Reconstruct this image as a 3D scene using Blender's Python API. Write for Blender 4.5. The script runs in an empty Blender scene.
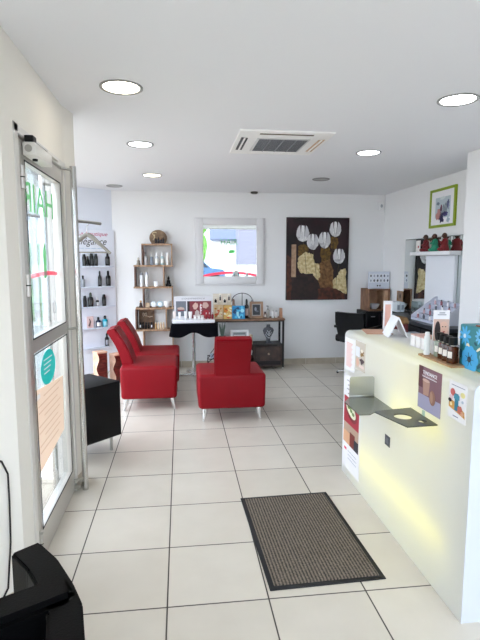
import bpy, bmesh, math, random
from mathutils import Matrix, Vector
R = math.radians
SC = bpy.context.scene
COL = SC.collection
random.seed(7)

# ------------------------------------------------------------------ materials
def lin(c):
    if isinstance(c, str):
        c = [int(c[i:i+2], 16)/255 for i in (0, 2, 4)]
    return tuple((x/12.92 if x <= .04045 else ((x+.055)/1.055)**2.4) for x in c) + (1,)
_M = {}
def mat(hexc, rough=.5, metal=0, coat=0, emit=0, trans=0, bump=None, spec=.5, sheen=0):
    key = (hexc, rough, metal, coat, emit, trans, bump, spec, sheen)
    if key in _M: return _M[key]
    m = bpy.data.materials.new('surface'); m.use_nodes = True
    n = m.node_tree.nodes; p = n['Principled BSDF']
    p.inputs['Base Color'].default_value = lin(hexc)
    p.inputs['Roughness'].default_value = rough
    p.inputs['Metallic'].default_value = metal
    p.inputs['Coat Weight'].default_value = coat
    p.inputs['Specular IOR Level'].default_value = spec
    p.inputs['Sheen Weight'].default_value = sheen
    p.inputs['Transmission Weight'].default_value = trans
    if emit:
        p.inputs['Emission Color'].default_value = lin(hexc)
        p.inputs['Emission Strength'].default_value = emit
    if bump:
        sc, st = bump
        t = n.new('ShaderNodeTexCoord'); z = n.new('ShaderNodeTexNoise'); b = n.new('ShaderNodeBump')
        z.inputs['Scale'].default_value = sc; z.inputs['Detail'].default_value = 3
        b.inputs['Strength'].default_value = st; b.inputs['Distance'].default_value = .002
        l = m.node_tree.links
        l.new(t.outputs['Object'], z.inputs['Vector']); l.new(z.outputs['Fac'], b.inputs['Height']); l.new(b.outputs['Normal'], p.inputs['Normal'])
    _M[key] = m
    return m
def noisemat(name, c1, c2, scale, rough=.5, detail=4, stretch=(1, 1, 1), lo=.35, hi=.65, bumpst=0):
    if name in _M: return _M[name]
    m = bpy.data.materials.new(name); m.use_nodes = True
    n = m.node_tree.nodes; l = m.node_tree.links; p = n['Principled BSDF']
    t = n.new('ShaderNodeTexCoord'); mp = n.new('ShaderNodeMapping'); z = n.new('ShaderNodeTexNoise'); r = n.new('ShaderNodeValToRGB')
    mp.inputs['Scale'].default_value = stretch
    z.inputs['Scale'].default_value = scale; z.inputs['Detail'].default_value = detail
    r.color_ramp.elements[0].position = lo; r.color_ramp.elements[1].position = hi
    r.color_ramp.elements[0].color = lin(c1); r.color_ramp.elements[1].color = lin(c2)
    l.new(t.outputs['Object'], mp.inputs[0]); l.new(mp.outputs[0], z.inputs['Vector']); l.new(z.outputs['Fac'], r.inputs[0]); l.new(r.outputs[0], p.inputs['Base Color'])
    p.inputs['Roughness'].default_value = rough
    if bumpst:
        b = n.new('ShaderNodeBump'); b.inputs['Strength'].default_value = bumpst; b.inputs['Distance'].default_value = .004
        l.new(z.outputs['Fac'], b.inputs['Height']); l.new(b.outputs['Normal'], p.inputs['Normal'])
    _M[name] = m
    return m
def glassmat():
    if 'glass' in _M: return _M['glass']
    m = bpy.data.materials.new('clear_glass'); m.use_nodes = True
    n = m.node_tree.nodes; l = m.node_tree.links; n.clear()
    o = n.new('ShaderNodeOutputMaterial'); mx = n.new('ShaderNodeMixShader'); t = n.new('ShaderNodeBsdfTransparent'); g = n.new('ShaderNodeBsdfGlossy'); f = n.new('ShaderNodeMath')
    lw = n.new('ShaderNodeLayerWeight'); pw = n.new('ShaderNodeMath'); pw.operation = 'POWER'; pw.inputs[1].default_value = 4; lw.inputs[0].default_value = .5
    l.new(lw.outputs['Facing'], pw.inputs[0]); f.operation = 'MULTIPLY_ADD'; f.inputs[1].default_value = .45; f.inputs[2].default_value = .025; l.new(pw.outputs[0], f.inputs[0])
    t.inputs[0].default_value = (.94, .97, .98, 1); g.inputs['Roughness'].default_value = .01
    l.new(f.outputs[0], mx.inputs[0]); l.new(t.outputs[0], mx.inputs[1]); l.new(g.outputs[0], mx.inputs[2]); l.new(mx.outputs[0], o.inputs[0])
    _M['glass'] = m
    return m
def transmat(hexc, tr=.6, name=None):          # translucent sheet (acrylic, window film)
    key = ('tr', hexc, tr)
    if key in _M: return _M[key]
    m = bpy.data.materials.new('translucent_sheet'); m.use_nodes = True
    n = m.node_tree.nodes; l = m.node_tree.links; n.clear()
    o = n.new('ShaderNodeOutputMaterial'); mx = n.new('ShaderNodeMixShader'); t = n.new('ShaderNodeBsdfTranslucent'); p = n.new('ShaderNodeBsdfPrincipled')
    t.inputs[0].default_value = lin(hexc); p.inputs['Base Color'].default_value = lin(hexc); p.inputs['Roughness'].default_value = .3
    mx.inputs[0].default_value = tr
    l.new(p.outputs[0], mx.inputs[1]); l.new(t.outputs[0], mx.inputs[2]); l.new(mx.outputs[0], o.inputs[0])
    _M[key] = m
    return m
def tilemat():
    m = bpy.data.materials.new('cream_floor_tiles'); m.use_nodes = True
    n = m.node_tree.nodes; l = m.node_tree.links; p = n['Principled BSDF']
    g = n.new('ShaderNodeNewGeometry'); s = n.new('ShaderNodeSeparateXYZ'); l.new(g.outputs['Position'], s.inputs[0])
    def ma(op, a, b=None):
        x = n.new('ShaderNodeMath'); x.operation = op
        for i, v in ((0, a), (1, b)):
            if v is None: continue
            if isinstance(v, (int, float)): x.inputs[i].default_value = v
            else: l.new(v, x.inputs[i])
        return x.outputs[0]
    def edge(c, off):
        u = ma('DIVIDE', ma('SUBTRACT', c, off), .45)
        fr = ma('FRACT', ma('ADD', u, 100))
        return ma('MINIMUM', fr, ma('SUBTRACT', 1, fr)), ma('FLOOR', u)
    ex, ix = edge(s.outputs[0], -.077); ey, iy = edge(s.outputs[1], .190)
    d = ma('MINIMUM', ex, ey)
    mask = n.new('ShaderNodeMapRange'); mask.inputs[1].default_value = .0055; mask.inputs[2].default_value = .0095
    l.new(d, mask.inputs[0])
    cb = n.new('ShaderNodeCombineXYZ'); l.new(ix, cb.inputs[0]); l.new(iy, cb.inputs[1])
    wn = n.new('ShaderNodeTexWhiteNoise'); l.new(cb.outputs[0], wn.inputs['Vector'])
    nz = n.new('ShaderNodeTexNoise'); nz.inputs['Scale'].default_value = 5; nz.inputs['Detail'].default_value = 6
    l.new(g.outputs['Position'], nz.inputs['Vector'])
    fac = ma('ADD', ma('MULTIPLY', wn.outputs['Value'], .35), ma('MULTIPLY', nz.outputs['Fac'], .65))
    tile = n.new('ShaderNodeMix'); tile.data_type = 'RGBA'; tile.inputs['A'].default_value = lin('cfc7b9'); tile.inputs['B'].default_value = lin('e3dccf')
    l.new(fac, tile.inputs['Factor'])
    mx = n.new('ShaderNodeMix'); mx.data_type = 'RGBA'; mx.inputs['A'].default_value = lin('4a433c')
    l.new(mask.outputs[0], mx.inputs['Factor']); l.new(tile.outputs['Result'], mx.inputs['B']); l.new(mx.outputs['Result'], p.inputs['Base Color'])
    rg = n.new('ShaderNodeMapRange'); rg.inputs[3].default_value = .8; rg.inputs[4].default_value = .27
    l.new(mask.outputs[0], rg.inputs[0]); l.new(rg.outputs[0], p.inputs['Roughness'])
    b = n.new('ShaderNodeBump'); b.inputs['Strength'].default_value = .4; b.inputs['Distance'].default_value = .002
    l.new(mask.outputs[0], b.inputs['Height']); l.new(b.outputs[0], p.inputs['Normal'])
    return m
def matmat():                                   # ribbed brown pile of the entrance mat
    m = bpy.data.materials.new('ribbed_brown_pile'); m.use_nodes = True
    n = m.node_tree.nodes; l = m.node_tree.links; p = n['Principled BSDF']
    t = n.new('ShaderNodeTexCoord'); w = n.new('ShaderNodeTexWave'); w.wave_type = 'BANDS'; w.bands_direction = 'X'
    w.inputs['Scale'].default_value = 19; w.inputs['Distortion'].default_value = .6; w.inputs['Detail'].default_value = 2; w.inputs['Detail Scale'].default_value = 6
    z = n.new('ShaderNodeTexNoise'); z.inputs['Scale'].default_value = 110; z.inputs['Detail'].default_value = 2
    r = n.new('ShaderNodeValToRGB'); r.color_ramp.elements[0].color = lin('36322d'); r.color_ramp.elements[1].color = lin('85796c')
    r.color_ramp.elements[0].position = .3; r.color_ramp.elements[1].position = .72
    a = n.new('ShaderNodeMath'); a.operation = 'MULTIPLY_ADD'; a.inputs[1].default_value = .35
    s = n.new('ShaderNodeMath'); s.operation = 'MULTIPLY'; s.inputs[1].default_value = .65
    l.new(t.outputs['Object'], w.inputs[0]); l.new(t.outputs['Object'], z.inputs['Vector'])
    l.new(z.outputs['Fac'], s.inputs[0]); l.new(w.outputs['Fac'], a.inputs[0]); l.new(s.outputs[0], a.inputs[2])
    l.new(a.outputs[0], r.inputs[0]); l.new(r.outputs[0], p.inputs['Base Color']); p.inputs['Roughness'].default_value = .95
    b = n.new('ShaderNodeBump'); b.inputs['Strength'].default_value = .8; b.inputs['Distance'].default_value = .004
    l.new(a.outputs[0], b.inputs['Height']); l.new(b.outputs[0], p.inputs['Normal'])
    return m

WHITE = mat('f4f4f4', .7)
WALL = mat('eeeeee', .85, bump=(60, .12))
WALLW = mat('efebe2', .85, bump=(60, .12))  # left walls: warm tint of the light put into the wall colour
CEIL = mat('f1f2f5', .9)
CHROME = mat('d8d8d8', .18, 1)
STEEL = mat('b9b7b2', .3, 1)
ALU = mat('c9c6c0', .35, .6)
BLACK = mat('070708', .5, spec=.3)
BLKMET = mat('1b1a1c', .45, .3)
PAPER = mat('f2f1f4', .6)
GOLDWOOD = noisemat('pale_wood', '9a7c5e', 'c3a483', 9, .55, stretch=(1, 1, 8))
DARKW = noisemat('dark_brown_wood', '2e2220', '4c3a33', 12, .5, stretch=(1, 6, 1))
MIRROR = mat('e6ebea', .015, 1)

# ------------------------------------------------------------------ mesh builder
def frame(o, x, y, z):
    return Matrix(((x[0], y[0], z[0], o[0]), (x[1], y[1], z[1], o[1]), (x[2], y[2], z[2], o[2]), (0, 0, 0, 1)))
FACE_BACK = frame((0, 0, 0), (1, 0, 0), (0, 0, 1), (0, -1, 0))     # local XY plane seen from the camera side of the back wall
FACE_LEFTWARD = frame((0, 0, 0), (0, -1, 0), (0, 0, 1), (-1, 0, 0))  # on a plane facing -X
FACE_RIGHTWARD = frame((0, 0, 0), (0, 1, 0), (0, 0, 1), (1, 0, 0))   # on a plane facing +X
T = Matrix.Translation
def RZ(a): return Matrix.Rotation(a, 4, 'Z')
def RX(a): return Matrix.Rotation(a, 4, 'X')
def RY(a): return Matrix.Rotation(a, 4, 'Y')

class MB:
    def __init__(s, M=None):
        s.v = []; s.f = []; s.mi = []; s.sm = []; s.mats = []; s.M = M or Matrix()
    def add(s, vs, fs, m, X=None, smooth=False):
        X = s.M @ (X or Matrix()); k = len(s.v)
        if m not in s.mats: s.mats.append(m)
        i = s.mats.index(m)
        s.v += [X @ Vector(v) for v in vs]
        flip = X.determinant() < 0
        for f in fs:
            f = [k+a for a in f]
            s.f.append(f[::-1] if flip else f); s.mi.append(i); s.sm.append(smooth)
        return s
    def bm(s, bm, m, X=None, smooth=False):
        bm.verts.index_update()
        s.add([v.co.copy() for v in bm.verts], [[v.index for v in f.verts] for f in bm.faces], m, X, smooth); bm.free(); return s
    def box(s, a, b, m, bev=0, seg=2, X=None, taper=None):
        lo = [min(p, q) for p, q in zip(a, b)]; hi = [max(p, q) for p, q in zip(a, b)]
        bm = bmesh.new(); bmesh.ops.create_cube(bm, size=1)
        for v in bm.verts:
            v.co = Vector([(l+h)/2 + c*(h-l) for l, h, c in zip(lo, hi, v.co)])
        if taper:
            cx, cy = (lo[0]+hi[0])/2, (lo[1]+hi[1])/2
            for v in bm.verts:
                if v.co.z < (lo[2]+hi[2])/2: v.co.x = cx+(v.co.x-cx)*taper; v.co.y = cy+(v.co.y-cy)*taper
        if bev:
            bmesh.ops.bevel(bm, geom=bm.edges[:], offset=bev, segments=seg, profile=.5, affect='EDGES', clamp_overlap=True)
        return s.bm(bm, m, X, bev > 0 and seg > 1)
    def prism(s, pts, z0, z1, m, X=None, bev=0):
        bm = bmesh.new(); vs = [bm.verts.new((p[0], p[1], z0)) for p in pts]
        f = bm.faces.new(vs)
        r = bmesh.ops.extrude_face_region(bm, geom=[f])
        for e in r['geom']:
            if isinstance(e, bmesh.types.BMVert): e.co.z = z1
        bmesh.ops.recalc_face_normals(bm, faces=bm.faces[:])
        if bev: bmesh.ops.bevel(bm, geom=[e for e in bm.edges], offset=bev, segments=2, affect='EDGES', clamp_overlap=True)
        return s.bm(bm, m, X)
    def lathe(s, prof, m, n=20, X=None, smooth=True):
        vs = []; fs = []
        for r, z in prof:
            r = max(r, 1e-4)
            vs += [(r*math.cos(2*math.pi*i/n), r*math.sin(2*math.pi*i/n), z) for i in range(n)]
        for k in range(len(prof)-1):
            for i in range(n):
                j = (i+1) % n; fs.append([k*n+i, k*n+j, (k+1)*n+j, (k+1)*n+i])
        fs.append(list(range(n))[::-1]); fs.append([(len(prof)-1)*n+i for i in range(n)])
        return s.add(vs, fs, m, X, smooth)
    def cyl(s, p, r, h, m, n=20, X=None):
        return s.lathe([(r, 0), (r, h)], m, n, (X or Matrix()) @ T(p), False)
    def tube(s, pts, r, m, n=10, X=None, closed=False):
        P = [Vector(p) for p in pts]; vs = []; fs = []
        rs = r if isinstance(r, (list, tuple)) else [r]*len(P)
        up = None
        for i, p in enumerate(P):
            a = P[(i-1) % len(P)] if (i or closed) else p; b = P[(i+1) % len(P)] if (i < len(P)-1 or closed) else p
            d = (b-a).normalized()
            if up is None: up = Vector((0, 0, 1)) if abs(d.z) < .9 else Vector((1, 0, 0))
            u = (up - d*up.dot(d)).normalized(); w = d.cross(u); up = u
            vs += [p + u*rs[i]*math.cos(2*math.pi*k/n) + w*rs[i]*math.sin(2*math.pi*k/n) for k in range(n)]
        seg = len(P) if closed else len(P)-1
        for i in range(seg):
            j = (i+1) % len(P)
            for k in range(n):
                q = (k+1) % n; fs.append([i*n+k, i*n+q, j*n+q, j*n+k])
        if not closed:
            fs.append(list(range(n))[::-1]); fs.append([(len(P)-1)*n+k for k in range(n)])
        return s.add(vs, fs, m, X, True)
    def ball(s, c, r, m, X=None, n=14):
        if not isinstance(r, (list, tuple)): r = (r, r, r)
        bm = bmesh.new(); bmesh.ops.create_uvsphere(bm, u_segments=n, v_segments=max(6, n//2+2), radius=1)
        for v in bm.verts: v.co = Vector((c[0]+v.co.x*r[0], c[1]+v.co.y*r[1], c[2]+v.co.z*r[2]))
        return s.bm(bm, m, X, True)
    def sheet(s, fn, nu, nv, m, X=None, smooth=True):
        vs = [fn(i/nu, j/nv) for j in range(nv+1) for i in range(nu+1)]
        fs = [[j*(nu+1)+i, j*(nu+1)+i+1, (j+1)*(nu+1)+i+1, (j+1)*(nu+1)+i] for j in range(nv) for i in range(nu)]
        return s.add(vs, fs, m, X, smooth)
    def ell(s, cx, cy, rx, ry, z, m, X=None, n=18, rot=0, jag=0):       # thin flat blob lying in the local XY plane
        pts = []
        for i in range(n):
            a = 2*math.pi*i/n; k = 1 + (random.uniform(-jag, jag) if jag else 0)
            x, y = rx*k*math.cos(a), ry*k*math.sin(a)
            pts.append((cx + x*math.cos(rot)-y*math.sin(rot), cy + x*math.sin(rot)+y*math.cos(rot)))
        return s.prism(pts, z, z+.0006, m, X)
    def rect(s, x0, y0, x1, y1, z, m, X=None, t=.0006):
        return s.prism([(x0, y0), (x1, y0), (x1, y1), (x0, y1)], z, z+t, m, X)
    def text(s, txt, size, m, X, ext=.0006, align='CENTER', shear=0, width=None):
        c = bpy.data.curves.new('t', 'FONT'); c.body = txt; c.size = size; c.extrude = ext; c.align_x = align; c.align_y = 'CENTER'; c.shear = shear
        c.resolution_u = 3
        o = bpy.data.objects.new('t', c); COL.objects.link(o)
        bpy.context.view_layer.update()
        dg = bpy.context.evaluated_depsgraph_get(); me = bpy.data.meshes.new_from_object(o.evaluated_get(dg))
        if not len(me.vertices):
            c.body = txt + ' '; c.body = txt; bpy.context.view_layer.update(); dg = bpy.context.evaluated_depsgraph_get(); me = bpy.data.meshes.new_from_object(o.evaluated_get(dg))
        vs = [v.co.copy() for v in me.vertices]
        if width and vs:
            w = max(v.x for v in vs)-min(v.x for v in vs); k = width/w
            for v in vs: v.x *= k
        s.add(vs, [list(p.vertices) for p in me.polygons], m, X)
        bpy.data.objects.remove(o); bpy.data.curves.remove(c); bpy.data.meshes.remove(me)
        return s
    def build(s, name, parent=None, loc=None, mx=None):
        me = bpy.data.meshes.new(name)
        O = Matrix()
        if mx is not None: O = mx
        elif loc is not None: O = T(loc)
        Oi = O.inverted()
        vs = s.v if (parent is not None or mx is None and loc is None) else [Oi @ v for v in s.v]
        me.from_pydata([tuple(v) for v in vs], [], s.f)
        for m in s.mats: me.materials.append(m)
        me.polygons.foreach_set('material_index', s.mi); me.polygons.foreach_set('use_smooth', s.sm)
        me.update()
        bm = bmesh.new(); bm.from_mesh(me)
        for e in bm.edges:
            if len(e.link_faces) == 2 and e.calc_face_angle(0) > R(38): e.smooth = False
        bm.to_mesh(me); bm.free()
        o = bpy.data.objects.new(name, me); COL.objects.link(o)
        if parent is not None: o.parent = parent
        else: o.matrix_basis = O
        return o

def tag(o, label, cat, group=None, kind=None):
    o['label'] = label; o['category'] = cat
    if group: o['group'] = group
    if kind: o['kind'] = kind
    return o
def thing(name, label, cat, M=None, group=None):
    o = bpy.data.objects.new(name, None); o.empty_display_size = .1; COL.objects.link(o)
    if M is not None: o.matrix_basis = M if isinstance(M, Matrix) else T(M)
    return tag(o, label, cat, group)
def struct(name, mb, parent=None, loc=None):
    o = mb.build(name, parent, loc=loc)
    if parent is None: o['kind'] = 'structure'
    return o
def children(o): return [c for c in bpy.data.objects if c.parent is o]
def copy_tree(o, M=None, label=None, group=None, parent=None):
    c = o.copy(); COL.objects.link(c); c.parent = parent
    if M is not None: c.matrix_basis = M if isinstance(M, Matrix) else T(M)
    if label: c['label'] = label
    if group: c['group'] = group
    for ch in children(o): copy_tree(ch, parent=c)
    return c

# ------------------------------------------------------------------ camera
cam = bpy.data.cameras.new('camera'); co = bpy.data.objects.new('camera', cam); COL.objects.link(co)
cam.sensor_fit = 'VERTICAL'; cam.sensor_height = 36; cam.lens = 489/640*36; cam.clip_start = .05
co.location = (0, 0, 1.504); co.rotation_euler = (R(90-6.97), 0, R(-6.95))
SC.camera = co

# ------------------------------------------------------------------ the room
H = 2.43
WL = (-.9, 6.85)          # corner of back wall and slanted product wall
floor_poly = [(-1.5, -.8), (3.05, -.8), (3.05, 6.97), (-.9, 6.97), (-1.68, 6.36), (-1.16, 3.42), (-.84, 3.34), (-.84, 2.15), (-1.5, 1.3)]
struct('floor', MB().prism(floor_poly, -.1, 0, tilemat()))
struct('ceiling', MB().prism(floor_poly, H, H+.12, CEIL))
struct('wall_back', MB().box((-.9, 6.85, 0), (3.05, 6.97, H), WALL))
struct('wall_right', MB().box((2.93, -.75, 0), (3.05, 6.85, H), WALL))
struct('wall_right_pier', MB().box((2.50, 3.83, 0), (2.93, 4.13, H), WALL, .004, 1))
m = MB()
dx, dy = -.8115, -.5843
a = Vector((-.9, 6.85)); b = Vector((-1.66, 6.85-.76*.72))
nrm = Vector((-.5843, .8115))*.12
m.prism([a, a+nrm, b+nrm, b], 0, H, mat('eef3fd', .85))
struct('wall_left_slanted', m)
# left wall with the door opening
DY0, DY1, DZ = 2.255, 3.19, 2.092
m = MB(); m.box((-.82, 2.10, 0), (-.695, DY0, H), WALLW); m.box((-.82, DY0, DZ), (-.695, DY1, H), WALLW); m.prism([(-.82, DY1), (-.695, DY1), (-.665, 3.36), (-.82, 3.36)], 0, H, WALLW)
struct('wall_left', m)
m = MB(); m.prism([(-.695, 2.10), (-.82, 2.13), (-1.56, 1.27), (-1.5, 1.18)], 0, H, WALLW); m.box((-1.6, -.75, 0), (-1.5, 1.25, H), WALLW)
struct('wall_left_near', m)
# front wall (behind the camera) with the shop window
m = MB(); m.box((-1.6, -.87, 0), (3.05, -.75, .35), WALL); m.box((-1.6, -.87, .35), (-1.35, -.75, H), WALL); m.box((2.85, -.87, .35), (3.05, -.75, H), WALL)
struct('wall_front', m)
FRM = mat('e9e8e6', .4)
w = MB()
for x in (-1.35, .25, 2.8): w.box((x, -.84, .35), (x+.05, -.78, H), FRM)
for z in (.35, 2.405): w.box((-1.35, -.84, z), (2.85, -.78, z+(.05 if z < 1 else .025)), FRM)
win = struct('window_1', w)
MB().box((-1.3, -.815, .4), (2.8, -.805, 2.41), glassmat()).build('pane', win)
GREEN = transmat('86d890', .5); PINK = transmat('ff8098', .6); TEAL = transmat('35c9c4', .55)
m = MB(); m.text('HAIR', .25, mat('2fa83f', .5), frame((1.44, -.820, 2.03), (1, 0, 0), (0, 0, 1), (0, -1, 0)), width=.50); m.build('lettering', win)
# band of red film curving along the bottom of the glass
P = []
for i in range(25):
    x = .55+i/24*1.9; P.append((x, 1.04+.135*(1-((x-1.5)/.95)**2)))
m = MB(); m.prism(P+[(x, z-.075) for x, z in P[::-1]], 0, .001, PINK, frame((0, -.800, 0), (1, 0, 0), (0, 0, 1), (0, -1, 0)))
m.build('film_band', win)
m = MB(); m.prism([(1.42, 1.70), (1.60, 1.72), (1.62, 1.80), (1.5, 1.81), (1.44, 1.79)], 0, .001, GREEN, frame((0, -.800, 0), (1, 0, 0), (0, 0, 1), (0, -1, 0)))
m.build('window_logo', win)
# glazed bay between the door and the slanted wall
C1, C2, C3 = Vector((-.82, 3.38)), Vector((-1.12, 3.45)), Vector((-1.62, 6.33))
def bay(p, q, name, solid=0.0):
    d = (q-p); L = d.length; d.normalize(); X = frame((p.x, p.y, 0), (d.x, d.y, 0), (-d.y, d.x, 0), (0, 0, 1))
    w = MB(X)
    nn = max(1, round(L/1.2))
    for i in range(nn+1):
        x = L*i/nn; w.box((max(0, x-.025), -.025, 0), (min(L, x+.025), .025, H), FRM)
    for z in (0, 2.3): w.box((0, -.02, z), (L, .02, z+(.06 if z == 0 else .13)), FRM)
    if solid: w.box((0, -.012, .06), (L, .012, solid), FRM)
    o = struct(name, w)
    MB(X).box((.02, -.004, max(.06, solid)), (L-.02, .004, 2.3), glassmat()).build('pane', o)
bay(C1, C2, 'window_2', .58); bay(C2, C3, 'window_3')
# skirting tiles
SK = noisemat('beige_skirting_tile', 'b3a896', 'c7bdab', 6, .4)
m = MB(); 
for i in range(9):
    x0 = -.9+i*.45; m.box((x0+.003, 6.838, 0), (min(x0+.447, 2.93), 6.85, .085), SK, .001, 1)
struct('baseboard_back', m)
m = MB(); m.prism([(-.70, 2.10), (-1.5, 1.18), (-1.49, 1.17), (-.69, 2.09)], 0, .085, SK)
m.box((-.70, 2.09, 0), (-.69, 2.25, .085), SK); m.prism([(-.693, 3.20), (-.66, 3.37), (-.668, 3.37), (-.70, 3.20)], 0, .085, SK)
struct('baseboard_left', m)
m = MB(); m.box((2.918, 4.13, 0), (2.93, 6.838, .085), SK); m.box((2.918, -.75, 0), (2.93, 3.83, .085), SK)
struct('baseboard_right', m)

# ------------------------------------------------------------------ glazed entrance door
door = bpy.data.objects.new('door_1', None); COL.objects.link(door); door['kind'] = 'structure'; door.location = (-.72, 2.3, 0)
DM = T((.72, -2.3, 0))
def dpart(name, parent=door): return lambda mb: mb.build(name, parent)
JAMB = mat('dcd9d3', .35, .15)
m = MB(DM); m.box((-.83, DY0, 0), (-.69, DY0+.055, DZ), JAMB, .004, 1); m.box((-.83, DY1-.035, 0), (-.69, DY1, DZ), JAMB, .004, 1); m.box((-.83, DY0, DZ-.04), (-.69, DY1, DZ), JAMB, .004, 1)
m.box((-.83, DY0, 0), (-.71, DY1, .012), STEEL)
m.build('door_frame', door)
LF0, LF1 = DY0+.06, DY1-.04
m = MB(DM)
for y0, y1 in ((LF0, 2.405), (3.09, LF1)): m.box((-.755, y0, .015), (-.70, y1, 2.045), ALU, .005, 2)
for z0, z1 in ((.015, .165), (1.055, 1.125), (1.96, 2.045)): m.box((-.753, 2.40, z0), (-.702, 3.095, z1), ALU, .004, 1)
leaf = m.build('door_leaf', door)
m = MB(DM)                                                   # dark glazing gaskets
for z0, z1 in ((.165, 1.055), (1.125, 1.96)):
    for y in (2.405, 3.084): m.box((-.7005, y, z0), (-.698, y+.006, z1), BLACK)
    for z in (z0, z1-.006): m.box((-.7005, 2.405, z), (-.698, 3.09, z+.006), BLACK)
m.build('glazing_seal', leaf)
m = MB(DM)
for z0, z1 in ((.165, 1.055), (1.125, 1.96)): m.box((-.733, 2.41, z0+.005), (-.727, 3.085, z1-.005), glassmat())
m.build('pane', leaf)
m = MB(DM); BP = (-.640, 3.17)
m.tube([(BP[0], BP[1], .004), (BP[0], BP[1], 2.07)], .0195, mat('c2c1be', .2, 1), 24)
for z in (.09, 1.08, 2.05): m.tube([(-.70, BP[1]-.06, z), (BP[0], BP[1], z)], .008, STEEL, 10)
m.box((-.70, 3.12, .03), (-.66, 3.215, .055), STEEL)
m.build('pull_bar', door)
m = MB(DM); m.tube([(-.80, 3.08, .05), (-.80, 3.08, 2.0)], .018, CHROME, 16)
for z in (.12, 1.08, 1.95): m.tube([(-.755, 3.11, z), (-.80, 3.08, z)], .008, STEEL, 10)
m.build('pull_bar', door)
for z in (.14, 1.39, 1.87):
    m = MB(DM); m.tube([(-.688, 2.325, z-.05), (-.688, 2.325, z-.003)], .013, ALU, 14); m.tube([(-.688, 2.325, z+.003), (-.688, 2.325, z+.05)], .013, ALU, 14)
    m.box((-.70, 2.30, z-.05), (-.695, 2.36, z+.05), ALU); m.tube([(-.688, 2.325, z-.003), (-.688, 2.325, z+.003)], .011, BLACK, 14)
    m.build('hinge', door)
# door closer at the top of the leaf
m = MB(DM); m.box((-.699, 2.38, 1.975), (-.64, 2.68, 2.035), mat('e4e1da', .4), .008, 2)
cl = m.build('door_closer', door)
m = MB(DM); m.lathe([(.016, 0), (.016, .004)], mat('aaa69d', .4), 18, frame((-.67, 2.379, 2.005), (1, 0, 0), (0, 0, 1), (0, -1, 0))); m.build('end_cap', cl)
m = MB(DM); m.cyl((-.668, 2.47, 1.966), .012, .009, BLACK, 16); m.box((-.69, 2.39, 2.036), (-.65, 2.44, 2.066), BLACK, .003, 1)
m.box((-.685, 2.40, 2.056), (-.665, 2.70, 2.064), ALU); m.box((-.690, 2.69, 2.056), (-.67, 2.95, 2.068), mat('e4e1da', .4), .002, 1); m.build('closer_arm', cl)
# lettering stuck outside on the glass, so it reads backwards from indoors
def rev(y, z, x=-.7345): return frame((x, y, z), (0, -1, 0), (0, 0, 1), (-1, 0, 0))
m = MB(DM)
m.text('HAIR', .21, GREEN, rev(2.76, 1.805), width=.56)
m.build('lettering', leaf)
m = MB(DM)
m.prism([(-.03, -.085), (.03, -.1), (.035, .05), (0, .1), (-.03, .07)], 0, .0006, GREEN, rev(2.81, 1.50)); m.build('logo_sticker', leaf)
P = [(i/16*.52-.26, .008*(1-(i/8-1)**2)) for i in range(17)]
m = MB(DM); m.prism(P+[(x, z-.022) for x, z in P[::-1]], 0, .0006, PINK, rev(2.81, 1.435)); m.build('film_band', leaf)
m = MB(DM)                                                    # faint ring mark low on the pane
m.tube([(-.737, 2.98+.035*math.cos(a), 1.23+.035*math.sin(a)) for a in [i*math.pi/12 for i in range(24)]], .0015, mat('8e969c', .5), 5, closed=True); m.build('ring_sticker', leaf)
m = MB(DM); m.prism([(.15*math.cos(a)*(1 if math.sin(a) < .3 else .95), .095*math.sin(a)) for a in [i*math.pi/14 for i in range(28)]], 0, .0006, TEAL, frame((-.7262, 2.745, .925), (0, 1, 0), (0, 0, 1), (1, 0, 0)))
for i in range(4): m.rect(-.09, .045-i*.024, .08-.02*i, .052-i*.024, .0008, PAPER, frame((-.7262, 2.745, .925), (0, 1, 0), (0, 0, 1), (1, 0, 0)))
m.build('round_sticker', leaf)
KR = transmat('efdfd0', .5)
m = MB(DM); X = frame((-.7262, 0, 0), (0, 1, 0), (0, 0, 1), (1, 0, 0))
m.prism([(2.42, .41), (3.03, .47), (3.06, .80), (2.43, .86)], 0, .001, KR, X)
INKB = mat('dcc5b0', .7)
for i in range(9):
    z = .79-.035*i; x0 = 2.52 if i % 3 else 2.62
    m.rect(x0, z, 2.98-.04*(i % 3), z+.006, .0012, INKB, X)
m.rect(2.44, .80, 2.56, .825, .0012, PAPER, X); m.rect(2.44, .49, 2.50, .60, .0012, mat('c9d3ec', .6), X)
m.build('kraft_poster', leaf)

# ------------------------------------------------------------------ ceiling fittings
RING = mat('8d8d8b', .4)
def downlight(x, y, label, on, r=.115):
    t = thing('ceiling_downlight', label, 'light', (x, y, H), 'round ceiling downlights')
    MB().lathe([(r, 0), (r, -.006), (r-.006, -.009), (r-.018, -.004), (r-.018, 0)], RING, 36).build('trim_ring', t)
    MB().lathe([(r-.018, -.002), (r-.02, -.004), (.001, -.005)], LAMP[on] if on else mat('b0b0b0', .6), 36).build('diffuser', t)
    return t
def lampmat(c, s):
    m = bpy.data.materials.new('lit_diffuser'); m.use_nodes = True; n = m.node_tree.nodes; n.clear()
    e = n.new('ShaderNodeEmission'); o = n.new('ShaderNodeOutputMaterial'); e.inputs[0].default_value = lin(c); e.inputs[1].default_value = s
    m.node_tree.links.new(e.outputs[0], o.inputs[0]); return m
LP = 15
LAMP = {1: lampmat('fff3dc', LP), 2: lampmat('f6faff', LP)}
downlight(-.300, 2.824, 'lit round downlight on the left, nearest the door', 1)
downlight(-.303, 4.135, 'lit round downlight on the left, second from the door', 2, .108)
downlight(-.290, 5.582, 'lit round downlight on the left, furthest from the door', 1, .108)
downlight(1.616, 2.798, 'lit round downlight on the right above the counter', 2)
downlight(1.635, 4.213, 'lit round downlight to the right of the air conditioning unit', 2, .108)
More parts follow.
